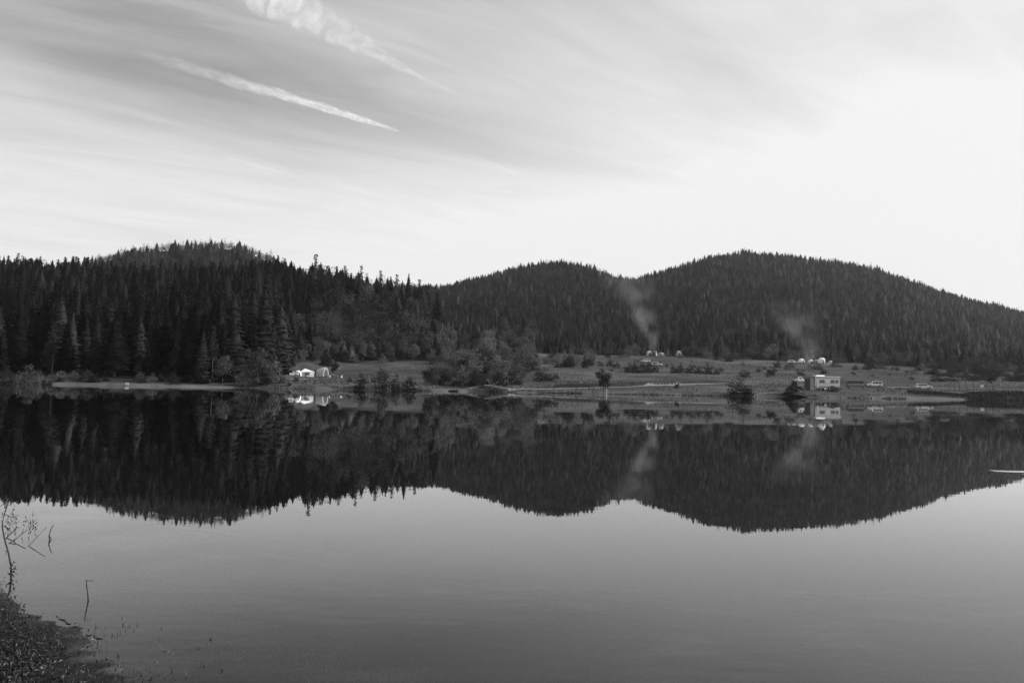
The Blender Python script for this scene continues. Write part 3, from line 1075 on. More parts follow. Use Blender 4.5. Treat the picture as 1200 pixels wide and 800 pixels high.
def shore_pts(n):
    n *= 3
    u_ = rng.uniform(280, 1062, n)
    y_ = f_D(u_) + np.abs(rng.normal(0, 2.2, n)) - .6
    x_ = (u_ - CX) / F * y_
    k = (fbm(x_ / 5 + 3, y_ / 3) > .5) & (rng.random(n) < .7) & ((u_ < 508) | (u_ > 596))
    x_, y_ = x_[k], y_[k]
    return np.stack([x_, y_, np.maximum(H(x_, y_), 0)], 1)


blades(3800, shore_pts, .26, .06, M['grass'], 'shore_grass', 'tufted grass along the far waterline', (.03, .10))
blades(15000, meadow_pts, .5, .12, M['grass'], 'meadow_grass', 'rough tussock grass on the meadow across the lake', (.06, .13))

# ------------------------------------------------------------------ track and paths
def ribbon(pix, width, name, label):
    P = []
    for px, py in pix:
        P.append(locate(px, py)[:2])
    P = np.array(P)
    t = np.concatenate([[0], np.cumsum(np.linalg.norm(np.diff(P, axis=0), axis=1))])
    ts = np.arange(0, t[-1], 1.0)
    cx, cy = np.interp(ts, t, P[:, 0]), np.interp(ts, t, P[:, 1])
    for _ in range(12):
        cx[1:-1] = (cx[:-2] + cx[1:-1] * 2 + cx[2:]) / 4
        cy[1:-1] = (cy[:-2] + cy[1:-1] * 2 + cy[2:]) / 4
    tx, ty = np.gradient(cx), np.gradient(cy)
    L = np.hypot(tx, ty)
    nx_, ny_ = -ty / L, tx / L
    cols = np.linspace(-.5, .5, 5)
    w = width * (0.8 + .5 * fbm(ts / 6, ts * 0 + 2))
    VX = cx[:, None] + nx_[:, None] * cols * w[:, None]
    VY = cy[:, None] + ny_[:, None] * cols * w[:, None]
    VZ = H(VX, VY) + .09
    i = np.arange(VX.size).reshape(VX.shape)
    q = np.stack([i[:-1, :-1], i[1:, :-1], i[1:, 1:], i[:-1, 1:]], -1).reshape(-1, 4)
    o = structure(link(name, mesh_np(name, np.stack([VX, VY, VZ], -1).reshape(-1, 3), q, M['path'], smooth=True)))
    o['label'] = label


ribbon(TRACK, 3.2, 'dirt_track', 'pale dirt track crossing the lower meadow')
ribbon([(1040, 453.5), (1100, 455.6), (1130, 456.2), (1170, 456.4), (1215, 456.7), (1260, 457)], 3.0, 'lakeside_track', 'pale track along the right shore')
ribbon([(880, 446.3), (900, 446.5), (925, 446.8)], 1.6, 'foot_path', 'thin path on the right meadow')
ribbon([(343, 444.5), (370, 443.6), (400, 443.4)], 1.8, 'camp_path', 'worn path below the left camp')

# ------------------------------------------------------------------ vehicles
def car(name, label, cat, px, base, yaw, L=4.5, W=1.8, Ht=1.65, style='suv', paint='white', group=None):
    X, Y, Z = locate(px, base)
    t = thing(name, label, cat, (X, Y, Z + .05), yaw, group)
    wr = .34
    a, b = -L / 2, L / 2
    sill, belt = .3, Ht * .56
    if style == 'van':
        prof = [(a, sill + .1), (a, belt), (a + .08, Ht - .12), (a + .3, Ht), (b - 1.35, Ht), (b - 1.1, Ht - .08), (b - .55, belt + .12), (b - .1, belt - .15), (b, belt - .45), (b, sill + .05), (b - .15, sill), (a + .1, sill)]
    elif style == 'pickup':
        prof = [(a, sill + .1), (a, belt + .05), (-.35, belt + .05), (-.15, Ht - .08), (0, Ht), (.75, Ht), (.95, Ht - .06), (b - 1.1, belt + .05), (b - .15, belt - .08), (b, belt - .35), (b, sill + .05), (b - .15, sill), (a + .1, sill)]
    elif style == 'hatch':
        prof = [(a, sill + .15), (a + .03, belt), (a + .45, Ht - .1), (a + .8, Ht), (b - 1.9, Ht), (b - 1.7, Ht - .05), (b - 1.0, belt + .06), (b - .15, belt - .12), (b, belt - .4), (b, sill + .05), (b - .15, sill), (a + .1, sill)]
    else:
        prof = [(a, sill + .15), (a + .02, belt + .02), (a + .28, Ht - .12), (a + .55, Ht), (b - 2.0, Ht - .01), (b - 1.78, Ht - .07), (b - 1.1, belt + .08), (b - .15, belt - .05), (b, belt - .35), (b, sill + .05), (b - .15, sill), (a + .1, sill)]
    tuck = lambda zz: max(0, (zz - belt)) * .28 + (.06 if zz < sill + .12 else 0)
    MB().prism(prof, -W / 2, W / 2, tuck).build('body', M[paint], t)
    # glass
    z0, z1 = belt + .06, Ht - .14
    front_top, front_bot = {'van': (b - 1.13, b - .62), 'pickup': (.93, b - 1.2), 'hatch': (b - 1.72, b - 1.08), 'suv': (b - 1.8, b - 1.2)}[style]
    rear_t, rear_b = {'van': (a + .14, a + .1), 'pickup': (-.1, -.25), 'hatch': (a + .5, a + .12), 'suv': (a + .36, a + .12)}[style]
    for sgn in (-1, 1):
        y0, y1 = sgn * (W / 2 - tuck(z0) + .012), sgn * (W / 2 - tuck(z1) + .012)
        panes = 3 if style in ('suv', 'van') else 2
        if style == 'pickup':
            panes = 1
        for k in range(panes):
            q0, q1 = k / panes, (k + 1) / panes
            lb = lambda q: rear_b + .12 + (front_bot - .28 - rear_b) * q
            lt = lambda q: rear_t + .10 + (front_top - .22 - rear_t) * q
            g = .05
            vs = [(lb(q0) + g, y0, z0), (lb(q1) - g, y0, z0), (lt(q1) - g, y1, z1), (lt(q0) + g, y1, z1)]
            back = [(v[0], v[1] - sgn * .03, v[2]) for v in vs]
            MB().add(vs + back, [(0, 1, 2, 3), (7, 6, 5, 4), (0, 4, 5, 1), (1, 5, 6, 2), (2, 6, 7, 3), (3, 7, 4, 0)]).build('side_window', M['glass'], t)
    for nm, xt, xb, s2 in (('windscreen', front_top, front_bot, 1), ('rear_window', rear_t, rear_b, -1)):
        wt, wb = W / 2 - tuck(z1) - .1, W / 2 - tuck(z0) - .1
        e = .03 * s2 + (.09 if nm == 'windscreen' else -.06)
        vs = [(xb + e, -wb, z0), (xb + e, wb, z0), (xt + e, wt, z1), (xt + e, -wt, z1)]
        back = [(v[0] - .05 * s2, v[1], v[2]) for v in vs]
        MB().add(vs + back, [(0, 1, 2, 3), (7, 6, 5, 4), (0, 4, 5, 1), (1, 5, 6, 2), (2, 6, 7, 3), (3, 7, 4, 0)]).build(nm, M['glass'], t)
    if style == 'van':
        MB().prism([(a + .25, Ht - .03), (b - 1.3, Ht - .03), (b - 1.45, Ht + .06), (a + .4, Ht + .06)], -W / 2 + .3, W / 2 - .3).build('roof', M['offwhite'], t)
        MB().box(((a + b) / 2 - .3, -W / 2 - .012, belt - .18), (L * .8, .03, .12)).build('trim_strip', M['offwhite'], t)
    for sx in (a + .85, b - .85):
        for sgn in (-1, 1):
            w_ = MB().cyl((sx, sgn * (W / 2 - .1), wr), (0, 1, 0), wr, .24, 16).build('wheel', M['tyre'], t)
            MB().cyl((sx, sgn * (W / 2 + .023), wr), (0, 1, 0), wr * .6, .02, 12).build('rim', M['rim'], w_)
    for sgn in (-1, 1):
        MB().box((b + .003, sgn * W * .34, belt - .2), (.05, .34, .16)).build('headlight', M['lamp'], t)
        MB().box((a - .003, sgn * W * .4, belt - .12), (.05, .14, .3)).build('tail_light', M['grey_panel'], t)
    MB().box((b + .01, 0, sill + .14), (.08, W * .84, .16)).build('bumper', M['tyre'] if paint == 'darkpaint' else M['grey_panel'], t)
    return t


car('parked_car', 'white estate car parked behind the juniper row, nose towards the lake', 'car', 770.5, 428.5, R(-22), style='suv')
car('parked_car', 'white car whose roof shows above the dense juniper row', 'car', 757, 424.5, R(178), style='hatch', Ht=1.5)
car('parked_pickup', 'small white pickup behind the tip of the dark cone conifer', 'pickup', 939, 447.5, R(180), L=4.9, style='pickup')
car('camper_van', 'dark van parked right of the white mobile home', 'van', 1004, 455, R(-9), L=5.6, W=2.0, Ht=2.35, style='van', paint='darkpaint')
car('parked_car', 'white station wagon right behind the dark van', 'car', 1025, 453.5, R(168), style='suv', Ht=1.75)
car('parked_car', 'white car alone at the start of the lakeside track', 'car', 1083, 455.8, R(-6), style='suv', Ht=1.6)
car('parked_car', 'white hatchback at the left end of the left camp', 'car', 343, 440.5, R(10), style='hatch', L=4.1, Ht=1.55)
car('parked_car', 'dark car between the two white tents of the left camp', 'car', 372, 440, R(150), style='suv', paint='darkpaint', Ht=1.75)

# ------------------------------------------------------------------ mobile home
X, Y, Z = locate(966, 457.3)
t = thing('mobile_home', 'long white mobile home with a window band, roof hatch and grey awning', 'mobile home', (X, Y, Z), R(20))
L, W, z0, z1 = 7.4, 2.4, .55, 3.25
MB().prism([(-L / 2, z0), (L / 2, z0), (L / 2, z1 - .1), (L / 2 - .1, z1), (-L / 2 + .1, z1), (-L / 2, z1 - .1)], -W / 2, W / 2).build('body', M['panel'], t)
MB().box((-L / 2 - .75, -.1, 1.45), (1.3, W * .9, 2.9), (.9, .9)).build('awning', M['awning'], t)  # awning whose dark tone also carries the shade of this end
MB().box((0, 0, z1 + .06), (L + .2, W + .25, .1)).build('roof', M['offwhite'], t)
MB().box((-1.6, 0, z1 + .26), (2.6, 1.3, .28), (.92, .9)).build('roof_hatch', M['offwhite'], t)
for k, (wx, ww) in enumerate([(-1.65, 1.5), (-.02, 1.5), (1.55, 1.3), (2.85, .9)]):
    w_ = MB().box((wx, -W / 2 - .02, 2.15), (ww, .05, .92)).build('window_frame', M['grey_panel'], t)
    MB().box((wx, -W / 2 - .05, 2.15), (ww - .14, .03, .78)).build('pane', M['grey_panel'] if k == 1 else M['glass'], w_)
MB().box((0, -W / 2 - .015, .82), (L - .06, .035, .34)).build('trim_strip', M['awning'], t)
MB().box((0, -W / 2 - .012, 2.98), (L - .06, .03, .14)).build('trim_strip', M['awning'], t)
d_ = MB().box((-2.95, -W / 2 - .02, 1.5), (.62, .05, 1.8)).build('door', M['grey_panel'], t)
MB().box((-2.74, -W / 2 - .06, 1.5), (.05, .05, .14)).build('handle', M['metal'], d_)
for sx in (-.7, .7):
    for sgn in (-1, 1):
        w_ = MB().cyl((sx, sgn * (W / 2 - .14), .36), (0, 1, 0), .36, .24, 16).build('wheel', M['tyre'], t)
        MB().cyl((sx, sgn * (W / 2 - .01), .36), (0, 1, 0), .2, .03, 12).build('rim', M['rim'], w_)
X2, Y2, Z2 = locate(957, 456.8)
b_ = MB()
for k in range(7):
    a0, a1 = -math.pi / 2 + math.pi * k / 7, -math.pi / 2 + math.pi * (k + 1) / 7
    b_.tube([(0, 0, .34 + .34 * math.sin(a0)), (0, 0, .34 + .34 * math.sin(a1))], [max(.01, .34 * math.cos(a0)), max(.01, .34 * math.cos(a1))], 14)
o = b_.build('gas_tank', M['white'], smooth=True)
o.location = (X2 + .1, Y2 - 1.0, H(X2 + .1, Y2 - 1.0))
tag(o, 'round white tank on the grass before the left end of the mobile home', 'tank')


# ------------------------------------------------------------------ tents, table, chairs
def dome_tent(px, base, wpx, hpx, label, mat='canvas', group=None, yaw=0.4, deep=1.0):
    X, Y, Z = locate(px, base)
    s = Y / F
    W, Hh = wpx * s * 1.05, hpx * s * 1.05
    t = thing('dome_tent', label, 'tent', (X, Y, Z), yaw, group)
    mb = MB()
    n, m = 16, 7
    vs = []
    for j in range(m + 1):
        ph = math.pi / 2 * j / m
        for i in range(n):
            a = 2 * math.pi * i / n
            seam = 1 + .05 * math.cos(4 * a)
            k = math.cos(ph) ** .75 if j < m else .02
            vs.append((W / 2 * seam * k * math.cos(a), W / 2 * deep * seam * k * math.sin(a), Hh * math.sin(ph)))
    fs = [(j * n + i, j * n + (i + 1) % n, (j + 1) * n + (i + 1) % n, (j + 1) * n + i) for j in range(m) for i in range(n)]
    fs.append(tuple(range(m * n, m * n + n)))
    mb.add(vs, fs).build('shell', M[mat], t, True)
    # arched dark panel just proud of the shell, painted for the shaded inside
    da = -math.pi / 2
    pts_ = []
    for k in range(9):
        a = math.pi * k / 8
        xx, zz = W * .27 * math.cos(a), Hh * .74 * math.sin(a)
        yy = -W / 2 * deep * (1 - (zz / Hh) ** 2) ** .4 * 1.02 - .03
        pts_.append((xx, yy, zz + .02))
    n_ = len(pts_)
    MB().add(pts_ + [(p_[0], p_[1] + .05, p_[2]) for p_ in pts_], [tuple(range(n_)), tuple(range(2 * n_ - 1, n_ - 1, -1))] + [(i, (i + 1) % n_, (i + 1) % n_ + n_, i + n_) for i in range(n_)]).build('door_shade', M['dark_fabric'], t)
    for sgn in (-1, 1):
        MB().tube([(sgn * W * .42, 0, Hh * .4), (sgn * W * .75, 0, .02)], .012, 4).build('guy_line', M['metal'], t)
    return t


dome_tent(796, 417.2, 7, 6, 'bright white dome tent standing alone at the wood edge, right of the smoke')
dome_tent(783, 416.6, 7, 6, 'white dome tent close to the smoke, left of the lone dome tent', yaw=.9)
dome_tent(761, 416.8, 6.5, 5.5, 'small white tent at the foot of the smoke plume', yaw=.2)
dome_tent(767.5, 417.0, 6, 6.5, 'pale grey tent beside the smoking fire', 'canvas_grey', yaw=-.3)
dome_tent(775, 417.6, 8, 4.5, 'low grey tent between the smoke plume and the white dome tents', 'canvas_grey', yaw=.3)
car('parked_car', 'white car parked at the left end of the upper tent row', 'car', 928.5, 425.4, R(4), style='hatch', Ht=1.5)
dome_tent(939.5, 425.0, 8, 4.6, 'leftmost dome tent of the upper tent row, beside a parked white car', yaw=.6)
dome_tent(950.5, 425.6, 5.5, 4.2, 'smallest white tent in the middle of the upper tent row', yaw=.2)
dome_tent(957, 425.6, 6, 4.4, 'grey tent between the middle tents of the upper row', 'canvas_grey', yaw=.8)
dome_tent(963.5, 426.0, 9.5, 6.6, 'tallest white tent of the upper tent row', yaw=.3)
dome_tent(974, 427.2, 6, 4.2, 'white tent at the right end of the upper tent row', yaw=.5)

# canopy of the left camp
X, Y, Z = locate(361.5, 441.5)
s = Y / F
t = thing('canopy_tent', 'white canopy with off centre peak and grey side wall in the left camp', 'canopy', (X, Y, Z), R(12))
w2, hh_, pk = 15 * s / 2, 6.2 * s, 10.2 * s
MB().add([(-w2, -w2 * .8, hh_), (w2, -w2 * .8, hh_), (w2, w2 * .8, hh_), (-w2, w2 * .8, hh_), (-w2 * .45, w2 * .2, pk * .96), (-w2, -w2 * .8, hh_ - .25), (w2, -w2 * .8, hh_ - .25), (w2, w2 * .8, hh_ - .25), (-w2, w2 * .8, hh_ - .25)],
         [(0, 1, 4), (1, 2, 4), (2, 3, 4), (3, 0, 4), (5, 6, 1, 0), (6, 7, 2, 1), (7, 8, 3, 2), (8, 5, 0, 3)]).build('roof', M['canvas'], t)
for sx in (-1, 1):
    for sy in (-1, 1):
        MB().tube([(sx * w2 * .97, sy * w2 * .77, -.1), (sx * w2 * .97, sy * w2 * .77, hh_)], .03, 6).build('leg', M['metal'], t)
MB().box((-w2 * .7, -w2 * .78, hh_ * .48), (w2 * .55, .04, hh_ * .9)).build('side_wall', M['canvas_grey'], t)
MB().box((w2 * .05, w2 * .7, hh_ * .48), (w2 * 1.8, .04, hh_ * .92)).build('back_wall', M['canvas'], t)
MB().box((w2 * .62, -w2 * .78, hh_ * .7), (w2 * .6, .04, hh_ * .5)).build('half_wall', M['canvas'], t)

dome_tent(350, 440.6, 8, 6.5, 'small white tent between the white hatchback and the canopy', yaw=.5)
X, Y, Z = locate(386.5, 442)
t = thing('cool_box', 'white cool box on the grass in front of the big arched tent', 'cool box', (X, Y, Z), R(-15))
MB().box((0, 0, .25), (.8, .45, .5), (1.04, 1.04)).build('tub', M['offwhite'], t)
MB().box((0, 0, .56), (.86, .51, .11), (.95, .93)).build('lid', M['white'], t)

# tunnel tent with arched doorway
X, Y, Z = locate(378, 441.2)
s = Y / F
t = thing('tunnel_tent', 'big white arched tent with dark doorway, brightest of the left camp', 'tent', (X, Y, Z), R(-28))
Lh, Hh, rr = 13 * s, 11 * s, 5.2 * s
vs, fs = [], []
nn = 12
for j in range(6):
    q = j / 5
    sc_ = 1 - .28 * q ** 2
    for i in range(nn + 1):
        a = math.pi * i / nn
        vs.append((Lh * (.5 - q), rr * sc_ * math.cos(a), Hh * (sc_ if q < .99 else .8) * math.sin(a) ** .8))
for j in range(5):
    for i in range(nn):
        fs.append((j * (nn + 1) + i, j * (nn + 1) + i + 1, (j + 1) * (nn + 1) + i + 1, (j + 1) * (nn + 1) + i))
fs.append(tuple(range(5 * (nn + 1), 6 * (nn + 1))))
MB().add(vs, fs).build('shell', M['canvas'], t, True)
prof = [(rr * .97 * math.cos(math.pi * i / nn), Hh * .97 * math.sin(math.pi * i / nn) ** .8) for i in range(nn + 1)]
mb = MB()
mb.add([(Lh * .5 - .06, a_, b_) for a_, b_ in prof], [tuple(range(nn + 1))])
mb.build('front_wall', M['canvas_grey'], t)
mb = MB()
mb.add([(Lh * .5 - .03, a_ * .62, b_ * .8) for a_, b_ in prof] + [(Lh * .5 + .0, a_ * .62, b_ * .8) for a_, b_ in prof], [tuple(range(nn + 1)), tuple(range(2 * nn + 1, nn, -1))] + [(i, i + 1, i + nn + 2, i + nn + 1) for i in range(nn)])
mb.build('doorway', M['dark_fabric'], t)  # dark sheet standing in for the shaded inside of the tent
MB().tube([(Lh * .5, a_ * 1.01, b_ * 1.01) for a_, b_ in prof], .03, 6).build('arch_pole', M['grey_panel'], t)


def table(px, base, Lm, Wm, Hm, label, yaw=0):
    X, Y, Z = locate(px, base)
    t = thing('folding_table', label, 'table', (X, Y, Z), yaw)
    MB().box((0, 0, Hm), (Lm, Wm, .05)).build('table_top', M['white'], t)
    for sx in (-1, 1):
        for sy in (-1, 1):
            MB().tube([(sx * Lm * .44, sy * Wm * .42, 0), (sx * Lm * .38, sy * Wm * .42, Hm - .025)], .025, 6).build('leg', M['metal'], t)
    return t


table(1043, 457.5, 2.3, .9, .75, 'white folding table on the grass right of the white station wagon', R(-5))
table(391, 441.3, 1.8, .8, .72, 'white camp table right of the big arched tent', R(8))


def chair(px, base, yaw, label):
    X, Y, Z = locate(px, base)
    t = thing('camping_chair', label, 'chair', (X, Y, Z), yaw)
    MB().add([(-.3, -.28, .45), (.3, -.28, .45), (.3, .25, .4), (-.3, .25, .4), (-.3, -.28, .41), (.3, -.28, .41), (.3, .25, .36), (-.3, .25, .36)],
             [(0, 1, 2, 3), (7, 6, 5, 4), (0, 4, 5, 1), (1, 5, 6, 2), (2, 6, 7, 3), (3, 7, 4, 0)]).build('seat', M['offwhite'], t)
    MB().add([(-.3, .25, .4), (.3, .25, .4), (.28, .42, 1.0), (-.28, .42, 1.0), (-.3, .29, .4), (.3, .29, .4), (.28, .46, 1.0), (-.28, .46, 1.0)],
             [(3, 2, 1, 0), (4, 5, 6, 7), (0, 1, 5, 4), (1, 2, 6, 5), (2, 3, 7, 6), (3, 0, 4, 7)]).build('backrest', M['dark_fabric'], t)
    for sx in (-1, 1):
        MB().tube([(sx * .31, -.3, 0), (sx * .31, .3, .55)], .02, 5).build('leg', M['metal'], t)
        MB().tube([(sx * .31, .32, 0), (sx * .31, -.28, .55)], .02, 5).build('leg', M['metal'], t)


chair(396.5, 441.5, R(30), 'camping chair just right of the white camp table')
chair(403, 440.5, R(-60), 'camping chair at the right end of the left camp')
# white sack
X, Y, Z = locate(401, 442.6)
mb = MB()
mb.tube([(0, 0, 0), (.02, 0, .08), (0, .02, .35), (.02, 0, .6), (0, 0, .72), (.03, 0, .86)], [.22, .38, .42, .33, .1, .16], 12)
o = mb.build('sack', M['white'], smooth=True)
o.location = (X, Y, Z)
tag(o, 'bright white tied sack on the grass beside the camp chairs', 'sack')

# sign board by the bare trees
X, Y, Z = locate(1151, 456)
t = thing('sign_board', 'pale board on two posts among the bare lakeside trees', 'sign', (X, Y, Z), R(-5))
MB().box((0, 0, 1.0), (1.0, .06, .85)).build('board', M['offwhite'], t)
for sx in (-1, 1):
    MB().box((sx * .42, .06, .7), (.09, .06, 1.5)).build('post', M['log'], t)

# cool box on the beach
X, Y, Z = locate(150.5, 452.2)
t = thing('cool_box', 'small white cool box on the sandy strip of the left shore', 'cool box', (X, Y, Z), R(8))
MB().box((0, 0, .22), (.62, .4, .44), (1.04, 1.04)).build('tub', M['grey_panel'], t)
MB().box((0, 0, .5), (.68, .46, .11), (.95, .93)).build('lid', M['white'], t)
MB().tube([(-.33, -.02, .4), (-.36, -.2, .5), (.36, -.2, .5), (.33, -.02, .4)], .015, 5).build('handle', M['grey_panel'], t)
X, Y, Z = locate(146, 452.2)
t = thing('camp_stool', 'little folding stool beside the white cool box on the beach', 'stool', (X, Y, Z), R(20))
MB().box((0, 0, .42), (.42, .36, .03)).build('seat', M['canvas_grey'], t)
for sx in (-1, 1):
    MB().tube([(-.18, sx * .16, 0), (.18, sx * .16, .41)], .015, 5).build('leg', M['metal'], t)
    MB().tube([(.18, sx * .145, 0), (-.18, sx * .145, .41)], .015, 5).build('leg', M['metal'], t)

# pale post near the round tree
X, Y, Z = locate(708.5, 461)
mb = MB().tube([(0, 0, -.2), (.03, 0, 1.0), (0, 0, 1.6)], [.09, .085, .08], 8).cyl((0, 0, 1.64), (0, 0, 1), .1, .08, 8, .04)
o = mb.build('marker_post', M['offwhite'])
o.location = (X + .5, Y - .6, H(X + .5, Y - .6))
tag(o, 'pale marker post in front of the round crowned little tree', 'post')


# ------------------------------------------------------------------ rocks, logs, stakes along the shore
def rock_mesh(seed):
    r = np.random.default_rng(seed)
    import bmesh
    bm = bmesh.new()
    bmesh.ops.create_icosphere(bm, subdivisions=3, radius=1)
    for v in bm.verts:
        p_ = v.co.copy()
        k = .75 + .5 * float(fbm(np.array(p_.x * 1.3 + seed), np.array(p_.y * 1.3 + p_.z * 2)))
        v.co = Vector((p_.x * k, p_.y * k * .8, max(-.35, p_.z * k * .8)))
    me = bpy.data.meshes.new('rock')
    bm.to_mesh(me)
    bm.free()
    me.materials.append(M['rock'])
    return me


rocks = [rock_mesh(k) for k in range(4)]
for k, (px, py, wpx, lab) in enumerate([(971.5, 467.6, 3, 'single small rock left of the pair at the waterline'), (986, 467.6, 3.6, 'flat rock between the mobile home bush and the boulder pair'),
                                        (1003.5, 467.6, 4.6, 'bigger boulder of the dark pair in the shallows'), (1009, 467.6, 3.8, 'smaller boulder of the dark pair in the shallows'),
                                        (1022, 467.8, 4, 'lone dark boulder right of the boulder pair'), (1043, 467.8, 6.5, 'widest dark boulder in the shallows below the folding table'),
                                        (921, 462.5, 3.5, 'dark stone beside the cone shaped conifer'), (944, 467, 4, 'dark stone at the tip right of the cone shaped conifer')]):
    X, Y, Z = locate(px, py - 2)
    Y = min(Y, float(f_D(px)) - 1.0) if py > 465 else Y
    X = (px - CX) / F * Y
    o = link('rock', rocks[k % 4])
    s = wpx * Y / F / 2
    o.location = (X, Y, max(float(H(X, Y)), -.05))
    o.scale = (s, s, s * 1.25)
    o.rotation_euler = (0, 0, k)
    tag(o, lab, 'rock')
for k in range(11):
    px = 800 + 4.4 * k + random.uniform(-1, 1)
    X, Y, Z = locate(px, 463.6)
    hh_ = random.uniform(.22, .45)
    mb = MB().tube([(0, 0, -.3), (random.uniform(-.04, .04), 0, hh_ * .7), (random.uniform(-.05, .05), 0, hh_)], [.11, .10, .085], 7)
    o = mb.build('wooden_stake', M['wet_wood'])
    o.location = (X, Y, Z)
    tag(o, 'short dark wooden stake in the row left of the largest shore bush', 'stake', 'shore stakes')
for (px, py, Lm, yaw, lab) in [(280, 452.5, 6, .15, 'dark driftwood log at the right end of the beach'), (294, 453.5, 4, -.2, 'shorter driftwood log right of the beach'),
                               (573, 455.5, 3.0, .9, 'log lying on the rim of the dark cove'), (533, 460, 2.5, .1, 'driftwood piece on the sandy landing')]:
    X, Y, Z = locate(px, py)
    mb = MB().tube([(-Lm / 2, 0, .1), (-Lm / 5, .15, .22), (Lm / 5, .05, .2), (Lm / 2, -.1, .3)], [.12, .2, .18, .08], 8)
    mb.tube([(Lm / 6, .05, .2), (Lm / 4, .1, .6), (Lm / 3, .3, .9)], [.08, .06, .02], 5)
    o = mb.build('driftwood_log', M['wet_wood'])
    o.location = (X, Y, Z)
    o.rotation_euler = (0, 0, yaw)
    tag(o, lab, 'log')

# ------------------------------------------------------------------ foreground: herbs, litter, water weed, twigs
def bank_pts(n):
    n *= 5
    x_ = rng.uniform(-6.5, 1.2, n)
    y_ = rng.uniform(2.2, 8.0, n)
    z_, s_ = bank_h(x_, y_)
    dens = np.clip((fbm(x_ * 2.2, y_ * 2.2) - .3) * 3, 0.45, 1) * np.clip(s_ * 1.6 + .22, 0, 1)
    k = (rng.random(n) < dens) & (s_ < 3) & (x_ < -.2)
    return np.stack([x_, y_, np.maximum(z_, -.02)], 1)[k]


blades(30000, bank_pts, .024, .0032, M['grass'], 'bank_grass', 'short dark herbs and grass on the near bank', (.004, .12))


def scatter_leaves(n, fx, size, name, label, tones, mat):
    P = fx(n)
    n = len(P)
    a = rng.normal(size=(n, 3)) * (1, 1, .45)
    a /= np.linalg.norm(a, axis=1)[:, None]
    b = np.cross(a, rng.normal(size=(n, 3)) * (.35, .35, 1))
    b /= np.linalg.norm(b, axis=1)[:, None]
    s = (size * rng.uniform(.5, 1.4, n))[:, None]
    V = np.stack([P - a * s, P + b * s * .42 + (0, 0, .004), P + a * s, P - b * s * .42 + (0, 0, .004)], 1).reshape(-1, 3)
    q = np.arange(n * 4).reshape(n, 4)
    Fc = np.concatenate([q[:, [0, 1, 2]], q[:, [0, 2, 3]]])
    o = link(name, mesh_np(name, V, Fc, mat, np.repeat(rng.uniform(tones[0], tones[1], n) ** 1.0, 4)))
    return tag(o, label, 'leaves', kind='stuff')


lift = lambda f, hgt: (lambda n: f(n) + np.array([0, 0, 1]) * rng.uniform(0, hgt, (len(f(1)) * 0 + 1, 1)))


def herb_pts(n):
    P = bank_pts(n)
    P[:, 2] += rng.uniform(.0, .035, len(P))
    return P


scatter_leaves(30000, herb_pts, .011, 'bank_foliage', 'small herb leaves covering the near bank', (.003, .11), M['grass'])
scatter_leaves(520, herb_pts, .014, 'leaf_litter', 'pale dead leaves scattered on the near bank', (.25, .5), M['grass'])


def weed_pts(n):
    n *= 3
    x_ = rng.uniform(-5, 2.5, n)
    y_ = rng.uniform(3.4, 7.5, n)
    z_, s_ = bank_h(x_, y_)
    k = (s_ < 0) & (s_ > -1.9) & (rng.random(n) < np.clip((fbm(x_ * 1.7 + 3, y_ * 1.7) - .35) * 3, 0, 1) * np.clip(1 + s_ / 1.9, 0, 1))
    return np.stack([x_, y_, z_], 1)[k]


w_o = blades(16000, weed_pts, .06, .003, M['grass'], 'water_weed', 'fine weed growing under the shallow water', (.05, .42), True)
# keep the weed below the surface except a few stalks


def fringe_pts(n):
    P = weed_pts(n * 3)
    z_, s_ = bank_h(P[:, 0], P[:, 1])
    return P[(s_ > -.75) & (P[:, 1] < 5.3)][:n]


blades(900, fringe_pts, .034, .0022, M['grass'], 'shallow_grass', 'thin drowned grass standing in the shallows beside the bank', (.03, .16))


def float_pts(n):
    n *= 3
    x_ = rng.uniform(-5, -.8, n)
    y_ = rng.uniform(4.4, 9, n)
    z_, s_ = bank_h(x_, y_)
    k = (s_ < 0.02) & (s_ > -.8) & (fbm(x_ * 1.5, y_ * 1.5 + 7) > .5)
    return np.stack([x_, y_, np.full(n, .004)], 1)[k]


f_o = scatter_leaves(90, float_pts, .011, 'floating_leaves', 'bits of leaf and weed afloat near the bank', (.02, .2), M['grass'])


def stem_at(pix, base_z=None, Y=None):
    """points of a twig standing at one distance: first pixel is where it leaves ground or water"""
    px, py = pix[0]
    if Y is None:
        p0 = on_plane(px, py, 0.0)
        Y = p0[1]
    out_ = []
    for k, q in enumerate(pix):
        d = ray(q[0], q[1])
        yy = Y + (q[2] if len(q) > 2 else 0)
        out_.append((d[0] * yy, yy, CAMZ + d[2] * yy))
    return out_


# tall bent stem with side twigs
pts_ = stem_at([(14, 677), (13, 664), (10, 648), (5, 630), (2.5, 616), (5, 602), (10, 588), (12, 583)])
t = thing('bare_sapling', 'tall bent bare sapling stem rising from the water at the bank', 'twig', pts_[0])
base = Vector(pts_[0])
rel = [tuple(Vector(p_) - base) for p_ in pts_]
rel[0] = (rel[0][0], rel[0][1], -.12)
MB().tube(rel, [.007, .0065, .006, .0055, .005, .0042, .0035, .002], 6).build('stem', M['wet_wood'], t)
for side in ([(2.5, 616), (8, 618, .05), (14, 624, .1)], [(10, 588), (4, 590, .05), (-4, 596, .1)], [(5, 602), (14, 606, -.05), (22, 603, -.1)], [(6, 632), (12, 626, .1), (20, 619, .15)], [(10, 648), (7, 645), (6.5, 650)]):
    sp_ = [tuple(Vector(p_) - base) for p_ in stem_at(side, Y=pts_[0][1])]
    MB().tube(sp_, [.0032, .0026, .0015], 5).build('side_twig', M['wet_wood'], t)
cl = stem_at([(12.5, 660), (14, 667), (15, 672), (17, 668), (13, 674)], Y=pts_[0][1])
